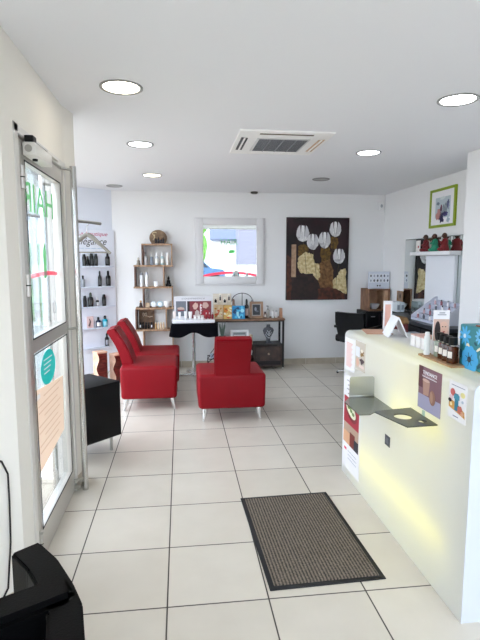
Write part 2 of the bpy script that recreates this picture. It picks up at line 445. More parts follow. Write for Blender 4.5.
downlight(1.622, 5.617, 'unlit grey downlight on the right in front of the tulip painting', 0, .10)
downlight(-.80, 6.42, 'unlit grey downlight above the slanted product wall', 0, .10)
m = MB(); m.lathe([(.05, 0), (.05, -.018), (.035, -.026), (.001, -.028)], mat('57534f', .6), 24)
o = m.build('smoke_detector', mx=T((1.02, 6.76, H))); tag(o, 'small dark round detector on the ceiling beside the back wall', 'smoke detector')
o.data.transform(T((1.02, 6.76, H)))
# air conditioning cassette
t = thing('ceiling_air_conditioner', 'white square cassette air conditioner set in the middle of the ceiling', 'air conditioner', (.79, 3.96, H))
ACW = mat('fbfaf8', .5)
hx, hy = .35, .375
def acs(n, z): return None
bm = bmesh.new()
L0 = [bm.verts.new(p) for p in ((-hx, -hy, 0), (hx, -hy, 0), (hx, hy, 0), (-hx, hy, 0))]
L1 = [bm.verts.new(p) for p in ((-hx, -hy, -.012), (hx, -hy, -.012), (hx, hy, -.012), (-hx, hy, -.012))]
L2 = [bm.verts.new(p) for p in ((-hx+.1, -hy+.1, -.02), (hx-.1, -hy+.1, -.02), (hx-.1, hy-.1, -.02), (-hx+.1, hy-.1, -.02))]
for A, B in ((L0, L1), (L1, L2)):
    for i in range(4): bm.faces.new((A[i], A[(i+1) % 4], B[(i+1) % 4], B[i]))
bm.faces.new(L2); bm.faces.new(L0[::-1]); bmesh.ops.recalc_face_normals(bm, faces=bm.faces[:])
MB().bm(bm, ACW).build('panel', t)
m = MB(); m.box((-.205, -.22, -.026), (.205, .20, -.019), mat('d6d6d6', .5), .004, 1)
for i in range(12):
    y = -.205+i*.033; m.box((-.185, y, -.029), (.185, y+.017, -.025), mat('5d6068', .5))
for x in (-.1, 0, .1): m.box((x-.004, -.205, -.031), (x+.004, .185, -.025), mat('8d9096', .5))
m.build('intake_grille', t)
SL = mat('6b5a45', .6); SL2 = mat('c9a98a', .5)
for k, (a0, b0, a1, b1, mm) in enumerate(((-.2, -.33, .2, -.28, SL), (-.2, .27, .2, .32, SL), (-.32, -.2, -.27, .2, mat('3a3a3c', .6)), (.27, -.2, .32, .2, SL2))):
    z = -.016
    m = MB(); m.box((a0, b0, z-.003), (a1, b1, z+.008), mm)
    if a1-a0 > b1-b0: m.box((a0, b0+.018, z-.007), (a1, b0+.032, z-.002), ACW)
    else: m.box((a0+.018, b0, z-.007), (a0+.032, b1, z-.002), ACW)
    m.build('air_outlet', t)
# alarm sensor
t = thing('motion_sensor', 'small white alarm sensor high in the right corner of the back wall', 'sensor', (2.86, 6.849, 2.21))
m = MB(); m.box((-.035, -.045, 0), (.035, 0, .115), WHITE, .01, 3); m.build('housing', t)
m = MB(); m.ball((0, -.045, .06), (.018, .006, .025), mat('b3b8be', .3)); m.build('lens', t)

# ------------------------------------------------------------------ entrance mat
t = thing('entrance_mat', 'brown ribbed entrance mat with black rubber border on the tiled floor', 'doormat', T((.655, 2.488, 0)) @ RZ(R(1.8)))
x0, x1, y0, y1 = -.282, .282, -.442, .442
MB().box((x0, y0, 0), (x1, y1, .006), mat('16161a', .6), .002, 1).build('rubber_border', t)
MB().box((x0+.025, y0+.025, .004), (x1-.025, y1-.025, .011), matmat(), .002, 1).build('pile', t)

# ------------------------------------------------------------------ red chairs
RED = mat('860012', .5, bump=(300, .15), spec=.25)
def red_chair(label, M):
    t = thing('red_chair', label, 'chair', M, 'armless red leatherette chairs')
    W, D = .32, .285
    m = MB(); nx = 16
    # seat block, top slightly crowned
    bm = bmesh.new(); bmesh.ops.create_cube(bm, size=1)
    for v in bm.verts: v.co = Vector((v.co.x*2*W, v.co.y*2*D, .12+(v.co.z+.5)*.335))
    for v in bm.verts:
        if v.co.z < .2: v.co.x *= .985; v.co.y *= .97
    bmesh.ops.bevel(bm, geom=bm.edges[:], offset=.035, segments=4, profile=.5, affect='EDGES')
    m.bm(bm, RED, smooth=True); m.build('seat', t)
    m = MB()
    bm = bmesh.new(); bmesh.ops.create_cube(bm, size=1)
    bmesh.ops.subdivide_edges(bm, edges=[e for e in bm.edges if abs((e.verts[0].co-e.verts[1].co).z) > .5], cuts=6)
    for v in bm.verts:
        h = v.co.z+.5; th = .12-.03*h
        yb = -D+.012-.125*h-.03*h*h+.02*math.sin(h*math.pi)
        v.co = Vector((v.co.x*.335, yb+(v.co.y+.5)*th, .43+h*(.365)+(v.co.y+.5)*h*.03))
    bmesh.ops.bevel(bm, geom=[e for e in bm.edges if e.calc_face_angle(0) > 1], offset=.012, segments=2, affect='EDGES')
    m.bm(bm, RED, smooth=True); m.build('backrest', t)
    for sx in (-1, 1):
        for sy in (-1, 1):
            m = MB(); m.tube([(sx*(W-.07), sy*(D-.06), .14), (sx*(W-.062), sy*(D-.045), .06), (sx*(W-.05), sy*(D-.03), .004)], [.032, .021, .010], CHROME, 14)
            m.build('leg', t)
    return t
c = red_chair('red leatherette chair standing alone mid floor with its back to us', T((.468, 4.70, 0)))
copy_tree(c, T((-.325, 5.15, 0)) @ RZ(R(-90)), 'nearer red leatherette chair of the pair facing right')
copy_tree(c, T((-.305, 5.795, 0)) @ RZ(R(-90)), 'further red leatherette chair of the pair facing right')

# black cube pouf
t = thing('black_pouf', 'black leather cube stool on small metal legs behind the door', 'stool', frame((-.48, 3.835, 0), (-.7071, .7071, 0), (-.7071, -.7071, 0), (0, 0, 1)))
# local -X and +-Y run along the two edges from its near corner
MB().box((0, 0, .13), (.40, .40, .567), mat('050508', .5, bump=(250, .2), spec=.2), .008, 2, X=T((0, 0, 0))).build('cushion_block', t)
for a, b in ((.07, .05), (.35, .05), (.05, .35), (.35, .35)):
    MB().lathe([(.013, 0), (.013, .135)], STEEL, 12, T((a, b, 0))).build('leg', t)

# two carved wooden pedestals
PW = noisemat('reddish_carved_wood', '471512', '702e25', 14, .4, stretch=(1, 1, 3)); PP = noisemat('pale_sanded_wood', 'c89a80', 'dbb49a', 12, .5)
def pedestal(label, M, h):
    t = thing('wooden_pedestal', label, 'pedestal', M, 'wavy wooden pedestals')
    m = MB(); n = 14
    vs = []; fs = []
    for i in range(n+1):
        u = i/n; z = .02+u*(h-.04); k = .062; o_ = .012*math.sin(u*3*math.pi)
        vs += [(-k+o_, -k-o_, z), (k, -k, z), (k, k, z), (-k, k, z)]
    side = [[], []]
    for i in range(n):
        for j in range(4):
            q = (j+1) % 4; (side[0] if j in (0, 1) else side[1]).append([i*4+j, i*4+q, (i+1)*4+q, (i+1)*4+j])
    m.add(vs, side[0]+[[3, 2, 1, 0], [n*4, n*4+1, n*4+2, n*4+3]], PW); m.add(vs, side[1], PP)
    m.build('shaft', t)
    MB().box((-.066, -.066, h-.02), (.066, .066, h), PP, .003, 1).build('top_plate', t)
    MB().box((-.066, -.066, 0), (.066, .066, .02), PW, .003, 1).build('foot_plate', t)
pedestal('taller wavy wooden pedestal beside the product wall', T((-.98, 6.0, 0)) @ RZ(R(36)), .41)
pedestal('shorter wavy wooden pedestal behind the red chairs', T((-.80, 6.10, 0)) @ RZ(R(36)), .36)

# ------------------------------------------------------------------ slanted product wall
PX = frame((-.9, 6.80, 0), (.8115, .5843, 0), (0, 0, 1), (.5843, -.8115, 0))       # X along the board, Y up, Z out of it
BOARD = mat('f1f5ff', .35)
t = thing('product_display_board', 'tall white display board with narrow clear ledges on the slanted wall', 'display board', PX)
MB().box((-.80, .0, -.035), (.03, 1.9, 0), BOARD, .003, 1).build('panel', t)
rows = {1: 1.42, 2: 1.152, 3: .892, 4: .612, 5: .348}
for k, z in rows.items():
    x0, x1 = ((-.72, -.02) if k != 5 else (-.5, -.12))
    m = MB(); m.box((x0, z-.008, .0005), (x1, z, .075), mat('dfe6f3', .15)); m.box((x0, z-.008, .073), (x1, z+.012, .076), mat('dfe6f3', .15)); m.build('ledge', t)
m = MB(); m.text('La boutique', .07, mat('c2286a', .5), T((-.28, 1.843, .0005)), shear=.3, width=.42)
m.text('Elégance', .13, mat('20202c', .5), T((-.30, 1.745, .0005)), shear=.35, width=.42)
for i in range(5): m.rect(-.47+i*.085, 1.655, -.40+i*.085, 1.659, .0005, mat('7fa0c8', .5))
m.build('lettering', t)

def bottle(kind, label, M, h, r, body, cap, lab=None, group=None, name='bottle', cat='bottle', parts=True):
    t = thing(name, label, cat, M, group)
    m = MB()
    if kind == 'round':
        bh = h*.72; m.lathe([(r*.92, 0), (r, h*.02), (r, bh*.86), (r*.75, bh*.96), (r*.42, bh)], body, 18)
    elif kind == 'pump':
        bh = h*.68; m.lathe([(r*.95, 0), (r, h*.02), (r, bh*.93), (r*.6, bh)], body, 18)
    elif kind == 'tube':
        bh = h*.78
        n = 16; vs = []; fs = []
        for i, (z, rx, ry) in enumerate(((0, .7, .7), (h*.1, .78, .78), (h*.7, .98, .45), (h, 1.0, .1))):
            vs += [(r*rx*math.cos(2*math.pi*j/n), r*ry*math.sin(2*math.pi*j/n), z+h*.0) for j in range(n)]
        for i in range(3):
            for j in range(n): q = (j+1) % n; fs.append([i*n+j, i*n+q, (i+1)*n+q, (i+1)*n+j])
        fs.append(list(range(n))[::-1]); fs.append([3*n+j for j in range(n)])
        m.add(vs, fs, body, T((0, 0, h*.14)) @ Matrix.Diagonal((1, 1, .86, 1)), True)
    elif kind == 'square':
        bh = h*.74; m.box((-r, -r*.7, 0), (r, r*.7, bh), body, r*.15, 2); m.cyl((0, 0, bh), r*.4, h*.04, body, 12)
    elif kind == 'can':
        bh = h*.82; m.lathe([(r, 0), (r, bh*.96), (r*.8, bh)], body, 18)
    elif kind == 'jar':
        bh = h*.7; m.lathe([(r*.85, 0), (r, h*.06), (r, bh)], body, 20)
    m.build('body', t)
    m = MB()
    if kind == 'round': m.lathe([(r*.42, bh*.99), (r*.5, bh+.001), (r*.46, h*.94), (r*.3, h)], cap, 14)
    elif kind == 'pump':
        m.lathe([(r*.5, bh*.99), (r*.5, bh+h*.07), (r*.2, bh+h*.08), (r*.18, h*.93), (r*.35, h*.94), (r*.35, h)], cap, 12); m.box((-r*1.1, -r*.18, h*.95), (0, r*.18, h), cap)
    elif kind == 'tube': m.lathe([(r*.72, 0), (r*.72, h*.14)], cap, 16)
    elif kind == 'square': m.lathe([(r*.7, bh+h*.035), (r*.72, bh+h*.04), (r*.7, h)], cap, 16)
    elif kind == 'can': m.lathe([(r*.78, bh), (r*.74, h*.97), (r*.6, h)], cap, 16)
    elif kind == 'jar': m.lathe([(r*1.06, bh), (r*1.06, h*.97), (r*.95, h)], cap, 20)
    m.build('cap', t)
    if lab:
        m = MB()
        if kind in ('square',): m.box((-r*.62, -r*.7-.0008, bh*.25), (r*.62, -r*.7, bh*.8), lab)
        else:
            a0, a1 = math.pi*1.15, math.pi*1.85; n = 8; rr = r*1.012 if kind != 'tube' else r*.86
            m.sheet(lambda u, v: (rr*math.cos(a0+(a1-a0)*u), rr*math.sin(a0+(a1-a0)*u), bh*(.22+.5*v)), n, 1, lab)
        m.build('label', t)
    return t
BB = mat('08080b', .3, spec=.3); BC = mat('0c0c0f', .4, spec=.3); GREY = mat('8b8f94', .4); LW = mat('e8e8ec', .5); LG = mat('3c3c3b', .5)
def onboard(px, row, out=.04):                  # px = distance along the photo's row turned into metres on the board
    x = -.9615+.01107*(px-107); s = (x+.9)/.8115
    return PX @ T((s, rows[row]+.0005, out)) @ RX(R(-90))
G = 'products on the slanted display board'
rowname = {1: 'top row', 2: 'second row', 3: 'third row', 4: 'fourth row', 5: 'bottom row'}
items = [
 (1, 81.5, 'can', .155, .024, BB, BC, LG, 'black can at the left end of the top row of the display board'),
 (1, 85.3, 'round', .13, .02, BB, BC, None, 'short black bottle second in the top row of the display board'),
 (1, 89, 'can', .165, .025, BB, BC, LG, 'tall black can third in the top row of the display board'),
 (1, 93.4, 'can', .16, .023, BB, BC, LG, 'black can right of the tall one in the top row of the display board'),
 (1, 105.5, 'round', .185, .03, BB, BC, LG, 'lone black bottle at the right end of the top row of the display board'),
 (2, 79.5, 'round', .15, .026, GREY, BC, None, 'grey bottle half hidden by the door bar in the second row'),
 (2, 96.7, 'round', .205, .022, BB, BC, LG, 'slim black bottle with pointed cap in the second row of the display board'),
 (2, 105.5, 'round', .205, .03, BB, BC, LG, 'wide black bottle at the right end of the second row'),
 (3, 80.6, 'can', .15, .022, BB, BC, None, 'black can at the left end of the third row of the display board'),
 (3, 86.5, 'round', .185, .032, BB, mat('3b4a3e', .4), LG, 'largest black bottle in the third row of the display board'),
 (3, 93.4, 'round', .12, .02, BB, LW, LW, 'short dark bottle with pale cap in the third row'),
 (3, 100.4, 'can', .155, .024, BB, BC, LG, 'black can at the right end of the third row of the display board'),
 (4, 93.6, 'round', .14, .03, mat('1d2740', .25), BC, LW, 'dark blue bottle with white label in the fourth row'),
 (4, 100.6, 'round', .15, .032, mat('12a3bd', .25), BC, mat('9ad5e4', .5), 'turquoise bottle with black cap in the fourth row'),
 (5, 102, 'round', .175, .026, BB, BC, mat('9c9ca6', .5), 'lone black bottle on the lowest ledge of the display board')]
for row, px, kind, h, r, bo, ca, la, lb in items:
    bottle(kind, lb, onboard(px, row), h*1.04, r*(1.0 if row == 1 else 1.05), bo, ca, la, G)
t = thing('product_card', 'pale pink standing card with a dark figure at the left of the fourth row', 'card', onboard(85.5, 4, .03))
MB().box((-.045, -.004, 0), (.045, .004, .16), mat('ecd0cd', .6)).build('card', t)
MB().tube([(-.02, -.006, .03), (.0, -.006, .09), (-.01, -.006, .13)], [.012, .009, .005], mat('5c4440', .6), 8).build('printed_figure', t)

# garment rail and hanger
t = thing('garment_rail', 'steel garment rail beyond the door pull bar holding one hanger', 'rail', (-.68, 4.42, 1.818))
e = Vector((-1.08, 3.56, 1.818))-Vector((-.68, 4.42, 1.818))
MB().tube([(0, 0, 0), tuple(e)], .012, STEEL, 14).build('rail', t)
MB().lathe([(.03, 0), (.03, .01)], STEEL, 18, T(tuple(e)) @ Matrix.Rotation(R(-115), 4, 'Z') @ RY(R(90))).build('wall_flange', t)
t = thing('coat_hanger', 'grey wooden coat hanger hanging from the steel rail', 'hanger', T((-.763, 4.245, 1.694)) @ RZ(R(8)))
HG = mat('8b877e', .5)
m = MB()
for s in (-1, 1):
    m.tube([(0, 0, .025), (s*.04, 0, .0), (s*.12, 0, -.075), (s*.185, 0, -.135)], [.017, .021, .014, .010], HG, 10)
m.build('shoulders', t)
MB().tube([(-.17, 0, -.125), (.17, 0, -.125)], .006, HG, 8).build('trouser_bar', t)
MB().tube([(0, 0, .03), (0, 0, .075)]+[(.016*math.sin(a)-.0, 0, .1-.018*math.cos(a)+.012) for a in [i*math.pi/8 for i in range(0, 11)]], .0025, STEEL, 8).build('hook', t)

# ------------------------------------------------------------------ wooden wall shelf unit
YF, YB = 6.64, 6.835
UW = noisemat('oak_boards', '8f6f54', 'b8977a', 10, .55, stretch=(6, 1, 1)); UD = noisemat('dark_oak_edge', '5a4032', '77584a', 10, .55, stretch=(1, 1, 6))
t = thing('wooden_shelf_unit', 'narrow staggered oak shelf unit against the back wall', 'shelf', (-.35, 6.74, 0))
X0 = T((.35, -6.74, 0))
def ub(name, x0, z0, x1, z1, m=UW):
    return MB(X0).box((x0, YF, z0), (x1, YB, z1), m, .001, 1).build(name, t)
for b_ in ((-.505, 1.702, -.10, 1.722), (-.612, 1.418, -.094, 1.440), (-.618, 1.130, -.10, 1.152), (-.60, .846, -.09, .870), (-.606, .550, -.10, .572), (-.52, .20, -.10, .222)): ub('shelf_board', *b_)
for b_ in ((-.505, 1.440, -.485, 1.702, UD), (-.118, 1.440, -.102, 1.702), (-.606, 1.152, -.588, 1.418, UD), (-.228, 1.152, -.210, 1.418), (-.502, .870, -.484, 1.130, UD), (-.118, .870, -.102, 1.130),
           (-.606, .572, -.588, .846, UD), (-.205, .572, -.187, .846), (-.512, 0, -.494, .550), (-.118, 0, -.102, .550)): ub('upright', *b_)
def onunit(x, z, y=6.69): return T((x, y, z+.0005))
GU = 'products on the oak shelf unit'
SILV = mat('aab0b5', .3, .3); MINT = mat('a9c4c6', .4); IVORY = mat('efece6', .5); PKW = mat('eee2dc', .5)
L = [
 (-.455, 1.44, 'pump', .165, .022, mat('d9dadd', .35), GREY, None, 'leftmost pale pump bottle on the top tier of the oak shelf unit'),
 (-.377, 1.44, 'pump', .165, .02, mat('7f8894', .35), IVORY, None, 'grey bottle second from left on the top tier of the oak shelf unit'),
 (-.309, 1.44, 'round', .165, .025, mat('c9cfd2', .35), WHITE, IVORY, 'silver bottle with white cap in the middle of the top tier'),
 (-.235, 1.44, 'round', .165, .023, MINT, WHITE, IVORY, 'mint bottle with white cap fourth on the top tier of the oak unit'),
 (-.165, 1.44, 'can', .165, .019, IVORY, WHITE, None, 'slim white can at the right end of the top tier'),
 (-.517, 1.152, 'can', .185, .021, mat('e9e9ea', .4), GREY, None, 'left tall white cylinder on the second tier of the oak unit'),
 (-.445, 1.152, 'can', .195, .022, mat('f0f0f0', .4), mat('b6bbc0', .4), None, 'right tall white cylinder on the second tier of the oak unit'),
 (-.318, 1.152, 'jar', .07, .034, mat('f2f2f2', .4), WHITE, None, 'small round white jar on the second tier of the oak unit')]
for x, z, kind, h, r, bo, ca, la, lb in L: bottle(kind, lb, onunit(x, z), h, r, bo, ca, la, GU)
def spray(x, y, z, s, label, c1, c2):
    t = thing('figurine', label, 'figurine', T((x, y, z)), 'little ornaments on the shelf unit')
    m = MB(); m.lathe([(.025*s, 0), (.028*s, .01*s), (.018*s, .035*s), (.022*s, .05*s), (.01*s, .07*s)], c1, 14); m.build('body', t)
    MB().ball((0, 0, .085*s), .016*s, c2).build('head', t)
    return t
spray(-.552, 6.69, 1.4405, 1.0, 'tiny pale ornament left of the top frame on the oak unit', mat('8f887c', .5), mat('c7c2b8', .5))
spray(-.533, 6.69, .8705, .95, 'tiny dark ornament at the left end of the third tier', mat('3c2a22', .5), mat('c9a070', .5))
t = thing('buddha_figurine', 'small black seated buddha at the right end of the second tier', 'figurine', T((-.158, 6.70, 1.1525)))
m = MB(); m.lathe([(.035, 0), (.038, .012), (.028, .03), (.024, .06), (.026, .075), (.012, .09)], BLACK, 16); m.ball((.022, -.015, .018), (.02, .02, .014), BLACK); m.ball((-.022, -.015, .018), (.02, .02, .014), BLACK); m.build('body', t)
m = MB(); m.ball((0, 0, .108), (.017, .018, .021), BLACK); m.lathe([(.008, .124), (.006, .134), (.001, .142)], BLACK, 10); m.build('head', t)
o = MB().box((-.028, -.02, 0), (.028, .02, .062), mat('cbb093', .6), .002, 1).build('small_box', mx=Matrix()); o.matrix_basis = onunit(-.443, .870); tag(o, 'small tan cardboard box on the third tier of the oak unit', 'box')
def plate(x, label, c):
    t = thing('round_tin', label, 'tin', onunit(x, .870, 6.70), 'round tins propped up on the third tier')
    Xp = T((0, 0, .041)) @ RX(R(80))
    m = MB(); m.lathe([(.036, 0), (.04, .004), (.04, .016), (.034, .02)], mat(c, .4), 24, Xp); m.build('tin', t)
    m = MB(); m.lathe([(.030, .0201), (.028, .0215), (.001, .0215)], mat('eef2f4', .4), 24, Xp); m.build('lid', t)
    m = MB(); m.box((-.02, -.02, 0), (.02, .012, .006), UD); m.build('stand', t)
plate(-.360, 'white round tin propped on the third tier of the oak unit', 'd9dfe2'); plate(-.275, 'pale blue round tin propped on the third tier of the oak unit', '9cc0cc')
m = MB(); m.lathe([(.022, 0), (.040, .02), (.048, .055), (.048, .085), (.044, .085), (.042, .05), (.02, .012), (.001, .010)], mat('f4f2ee', .3), 24)
o = m.build('white_bowl'); o.matrix_basis = onunit(-.178, .870); tag(o, 'white ceramic bowl at the right end of the third tier', 'bowl')
# lower tier: open box with logo and bottles
t = thing('display_box', 'brown open display box with curly emblem on the lowest filled tier', 'display box', T((-.46, 6.74, .5725)))
BR = noisemat('walnut_print', '5d4330', '7d5d42', 20, .5)
m = MB(); m.box((-.11, .06, 0), (.10, .075, .262), BR); m.box((-.11, -.05, 0), (.10, .06, .01), BR); m.build('box', t)
m = MB(); m.tube([(-.03+.025*math.cos(a), .057, .19+.035*math.sin(2*a)*.7+.0) for a in [i*math.pi/10 for i in range(20)]], .005, mat('d8c7ae', .5), 6, closed=True); m.tube([(0, .057, .17), (.03, .057, .155), (.075, .057, .165)], .004, mat('d8c7ae', .5), 6); m.build('emblem', t)
G4 = 'small bottles on the lowest filled tier'
nm = ['leftmost', 'second', 'third', 'fourth', 'rightmost']
for i in range(5):
    bottle('square', f'{nm[i]} little black bottle in the row inside the brown display box', T((-.547+i*.038, 6.69, .583)), .085, .014, BB, BC, LW if i in (0, 4) else None, G4)
for i in range(4):
    bottle('can', ('leftmost', 'second', 'third', 'rightmost')[i]+' little golden bottle beside the brown display box', T((-.338+i*.034, 6.69, .5725)), .095, .013, mat('b8925f' if i == 0 else 'dcc3a4', .35), mat('e6d4bd', .4), None, 'golden bottles on the lowest filled tier')
# round wooden display on top
t = thing('round_wooden_display', 'round wooden plaque with curly emblem standing on top of the oak unit', 'plaque', T((-.286, 6.74, 1.7225)))
P = [(.118*math.cos(a), .078+.108*math.sin(a)) for a in [R(-42)+i*R(264)/30 for i in range(31)]]
MB().prism(P, -.01, .012, noisemat('round_plaque_wood', '6f5842', '8f7558', 14, .55), frame((0, .02, 0), (1, 0, 0), (0, 0, 1), (0, -1, 0)), .002).build('disc', t)
MB().box((-.09, -.045, 0), (.09, .03, .008), UD).build('foot', t)
m = MB(); m.tube([(-.045+.028*math.cos(a), .004, .135+.02*math.sin(a)) for a in [R(30)+i*R(250)/10 for i in range(11)]], .006, mat('d9c6a2', .5), 6); m.tube([(-.06, .004, .115), (-.045, .004, .09), (-.06, .004, .06), (-.07, .004, .05)], .006, mat('d9c6a2', .5), 6); m.build('emblem', t)
for i in range(4):
    bottle('round', ('first', 'second', 'third', 'fourth')[i]+' tiny dark bottle from the left in front of the round plaque', T((-.315+i*.032, 6.71, 1.731)), .07+.008*(i % 2), .013, mat('1a1c2a', .3), BC if i != 2 else mat('b98a5a', .4), None, 'tiny bottles in front of the round plaque')

# ------------------------------------------------------------------ small table with black cloth
TX, TY = .16, 6.30
t = thing('pedestal_table', 'small pedestal table with polished chrome column and flat cross foot', 'table', (TX, TY, 0))
m = MB(); m.lathe([(.021, .03), (.021, .692)], CHROME, 18); m.build('column', t)
m = MB()
for k in range(4):
    m.box((0, -.025, .006), (.21, .025, .04), CHROME, .006, 2, X=RZ(R(20+90*k)))
m.lathe([(.04, 0), (.04, .035), (.02, .05)], CHROME, 20)
m.build('foot', t)
MB().box((-.272, -.166, .693), (.272, .166, .708), BLACK, .004, 1).build('tabletop', t)
def cloth(u, v):
    a = u*2*math.pi
    c, s = math.cos(a), math.sin(a); k = 1/max(abs(c)/.280, abs(s)/.174)
    x, y = c*k, s*k
    cn = (abs(math.sin(2*a)))**3
    if v < .34: f = v/.34; return (x*f, y*f, .7125)
    f = (v-.34)/.66
    drop = f*(.115+.06*cn)
    fl = .018*f*(1+cn*.9)+.006*f*math.sin(a*9)
    return (x*(1+fl/.3), y*(1+fl/.2), .7125-drop)
o = MB().sheet(cloth, 96, 14, mat('05050c', .9, spec=.15)).build('table_cloth'); o.location = (TX, TY, 0)
tag(o, 'black cloth draped over the small chrome pedestal table', 'tablecloth')
t = thing('cosmetics_display_stand', 'white cosmetics display tray with printed back cards on the black cloth', 'display stand', (TX, TY, .7135))
MB().box((-.268, -.15, 0), (.268, .03, .042), mat('f3f3f5', .35), .006, 2).build('tray', t)
XB = frame((0, .05, 0), (1, 0, 0), (0, 0, 1), (0, -1, 0))
m = MB(); m.box((-.245, .04, .0), (.245, .055, .33), mat('dcdce0', .4)); m.text('cosmetics', .04, mat('8a8a92', .5), XB @ T((0, .30, -.0+.0105)), shear=.2, width=.30); m.build('back_card', t)
m = MB(); m.rect(-.22, .07, -.09, .265, .011, mat('6e747d', .5), XB); m.ell(-.16, .17, .05, .02, .0118, mat('c0a79c', .6), XB, jag=.2); m.rect(-.20, .14, -.12, .155, .0124, mat('8a3038', .6), XB); m.build('printed_panel', t)
m = MB(); m.rect(-.075, .04, .235, .265, .011, mat('7d2a34', .5), XB); m.rect(-.075, .04, -.045, .265, .0118, mat('2a1418', .5), XB)
for (a, b, r1, r2, cc) in ((.03, .2, .035, .045, 'd5b0a2'), (.16, .21, .04, .04, 'caa59c'), (.17, .1, .05, .045, 'a01f2c'), (.05, .1, .03, .05, 'c6b4b0'), (.1, .16, .012, .08, 'e8dcdc')): m.ell(a, b, r1, r2, .0118, mat(cc, .6), XB, jag=.15)
for i in range(5): m.ell(.105, .09+i*.035, .007, .008, .0126, mat('b01525', .5), XB)
m.build('printed_panel', t)
TG = 'tubes on the white cosmetics tray'
for i, (x, h, r) in enumerate(((-.24, .105, .02), (-.175, .095, .018), (-.10, .105, .018), (-.04, .10, .024))):
    bottle('tube', ('leftmost', 'second', 'third', 'fourth')[i]+' white tube standing on the white cosmetics tray', T((TX+x, TY-.09, .756)), h, r, mat('efe3dd' if i == 0 else 'f4f2f2', .4), mat('d5d8dc', .35), None, TG, 'cosmetic_tube', 'tube')
for i, (x, h) in enumerate(((.02, .055), (.07, .06), (.115, .05))):
    bottle('jar', ('left', 'middle', 'right')[i]+' small white pot at the right half of the cosmetics tray', T((TX+x, TY-.085, .756)), h, .019, mat('f0eeee', .4), mat('d9cfcb', .4), None, 'pots on the white cosmetics tray', 'cosmetic_pot', 'pot')
for i, x in enumerate((.165, .205, .245)):
    bottle('round', ('left', 'middle', 'right')[i]+' small red bottle at the right end of the cosmetics tray', T((TX+x, TY-.06, .756)), .085, .014, mat('8d1526', .3), mat('c9b3b3', .4), None, 'red bottles on the cosmetics tray')

# ------------------------------------------------------------------ console with black frame
CX, CY = .92, 6.605
t = thing('metal_frame_console', 'long console with black metal frame and wooden top against the back wall', 'console table', (CX, CY, 0))
MB().box((-.46, -.12, .690), (.49, .17, .715), noisemat('console_top_wood', '6b4c38', '97745a', 9, .5, stretch=(1, 8, 1)), .002, 1).build('top_board', t)
m = MB()
for x in (-.45, .455):
    for y in (-.115, .14): m.box((x, y, .04), (x+.025, y+.025, .69), BLKMET)
for y in (-.115, .14): m.box((-.45, y, .675), (.48, y+.025, .690), BLKMET)
m.build('metal_frame', t)
MB().box((-.425, -.115, .348), (.455, .165, .368), mat('26211f', .5)).build('shelf_board', t)
m = MB(); m.box((-.425, -.11, .06), (.455, .16, .078), DARKW); m.box((-.425, -.11, .19), (.06, .16, .20), DARKW); m.box((.06, -.11, .078), (.08, .16, .348), DARKW); m.box((.44, -.11, .078), (.455, .16, .348), DARKW); m.box((-.425, .15, .078), (.455, .16, .348), mat('17120f', .6)); m.box((.08, -.10, .078), (.44, -.09, .13), BLKMET); m.build('lower_case', t)
d = MB().box((.09, -.122, .135), (.435, -.10, .335), DARKW, .003, 1).build('drawer', t)
MB().ball((.265, -.135, .235), (.016, .014, .016), mat('b9a995', .3, .8)).build('knob', d)
for x in (-.437, .467):
    for y in (-.10, .15): m = MB(); m.lathe([(.022, -.007), (.022, .007)], CHROME, 16, T((x, y, .023)) @ RY(R(90))); m.box((x-.009, y-.006, .02), (x+.009, y+.006, .045), STEEL); m.build('caster', t)
TOPZ = .7155
# perfume sampler board and printed boxes
t = thing('perfume_sampler_stand', 'cream sampler board with four dark bottles pictured behind orange boxes', 'display stand', T((.565, 6.66, TOPZ)))
CR = mat('e6dccb', .5); XB = frame((0, 0, 0), (1, 0, 0), (0, 0, 1), (0, -1, 0))
MB().box((-.125, -.008, 0), (.125, .008, .335), CR, .003, 1).build('board', t)
for x, z, w_, h_ in ((-.09, .215, .026, .05), (-.028, .245, .016, .07), (.035, .215, .026, .045), (.092, .245, .016, .065)):
    m = MB(); m.box((x-w_, -.018, z-.02), (x+w_, -.008, z+h_+.025), mat('f5eee0', .5)); m.box((x-w_*.6, -.024, z), (x+w_*.6, -.018, z+h_*.7), BB); m.box((x-w_*.25, -.023, z+h_*.7), (x+w_*.25, -.018, z+h_), BB); m.build('sample_slot', t)
def floral_box(name, label, cat, M, w, d, h, base, blobs, lidc=None):
    t = thing(name, label, cat, M)
    MB().box((-w/2, -d/2, 0), (w/2, d/2, h), mat(base, .5), .003, 1).build('box', t)
    m = MB(); X = frame((0, -d/2, 0), (1, 0, 0), (0, 0, 1), (0, -1, 0))
    for k, (a, b, r1, r2, cc, rot) in enumerate(blobs): m.ell(a*w, b*h, r1*w, r2*h, .0002+k*.00012, mat(cc, .5), X, 14, rot)
    m.build('floral_print', t)
    return t
random.seed(3)
def rblobs(cols, n, r=.16): return [(random.uniform(-.36, .36), random.uniform(.12, .88), random.uniform(.4, 1)*r, random.uniform(.4, 1)*r, random.choice(cols), random.uniform(0, 3)) for _ in range(n)]
floral_box('floral_gift_box', 'left orange floral box in front of the cream sampler board', 'gift box', T((.505, 6.56, TOPZ)), .115, .08, .19, 'e7c79c', rblobs(['e0662a', 'd9452b', 'f0d9b0', 'c98a2a', 'f5e9d2'], 14))
floral_box('floral_gift_box', 'right orange floral box in front of the cream sampler board', 'gift box', T((.628, 6.56, TOPZ)), .115, .08, .185, 'dfb565', rblobs(['d8392a', 'e58f2f', 'f2d890', '9a6a1e', 'f4ecd8'], 14))
floral_box('floral_gift_box', 'bright blue floral box on the console beside the orange boxes', 'gift box', T((.775, 6.55, TOPZ)), .17, .09, .175, '2f8fc4', rblobs(['0e5f95', '59c3e6', '1c3f6a', 'a8e2f0', '45b4de'], 18))
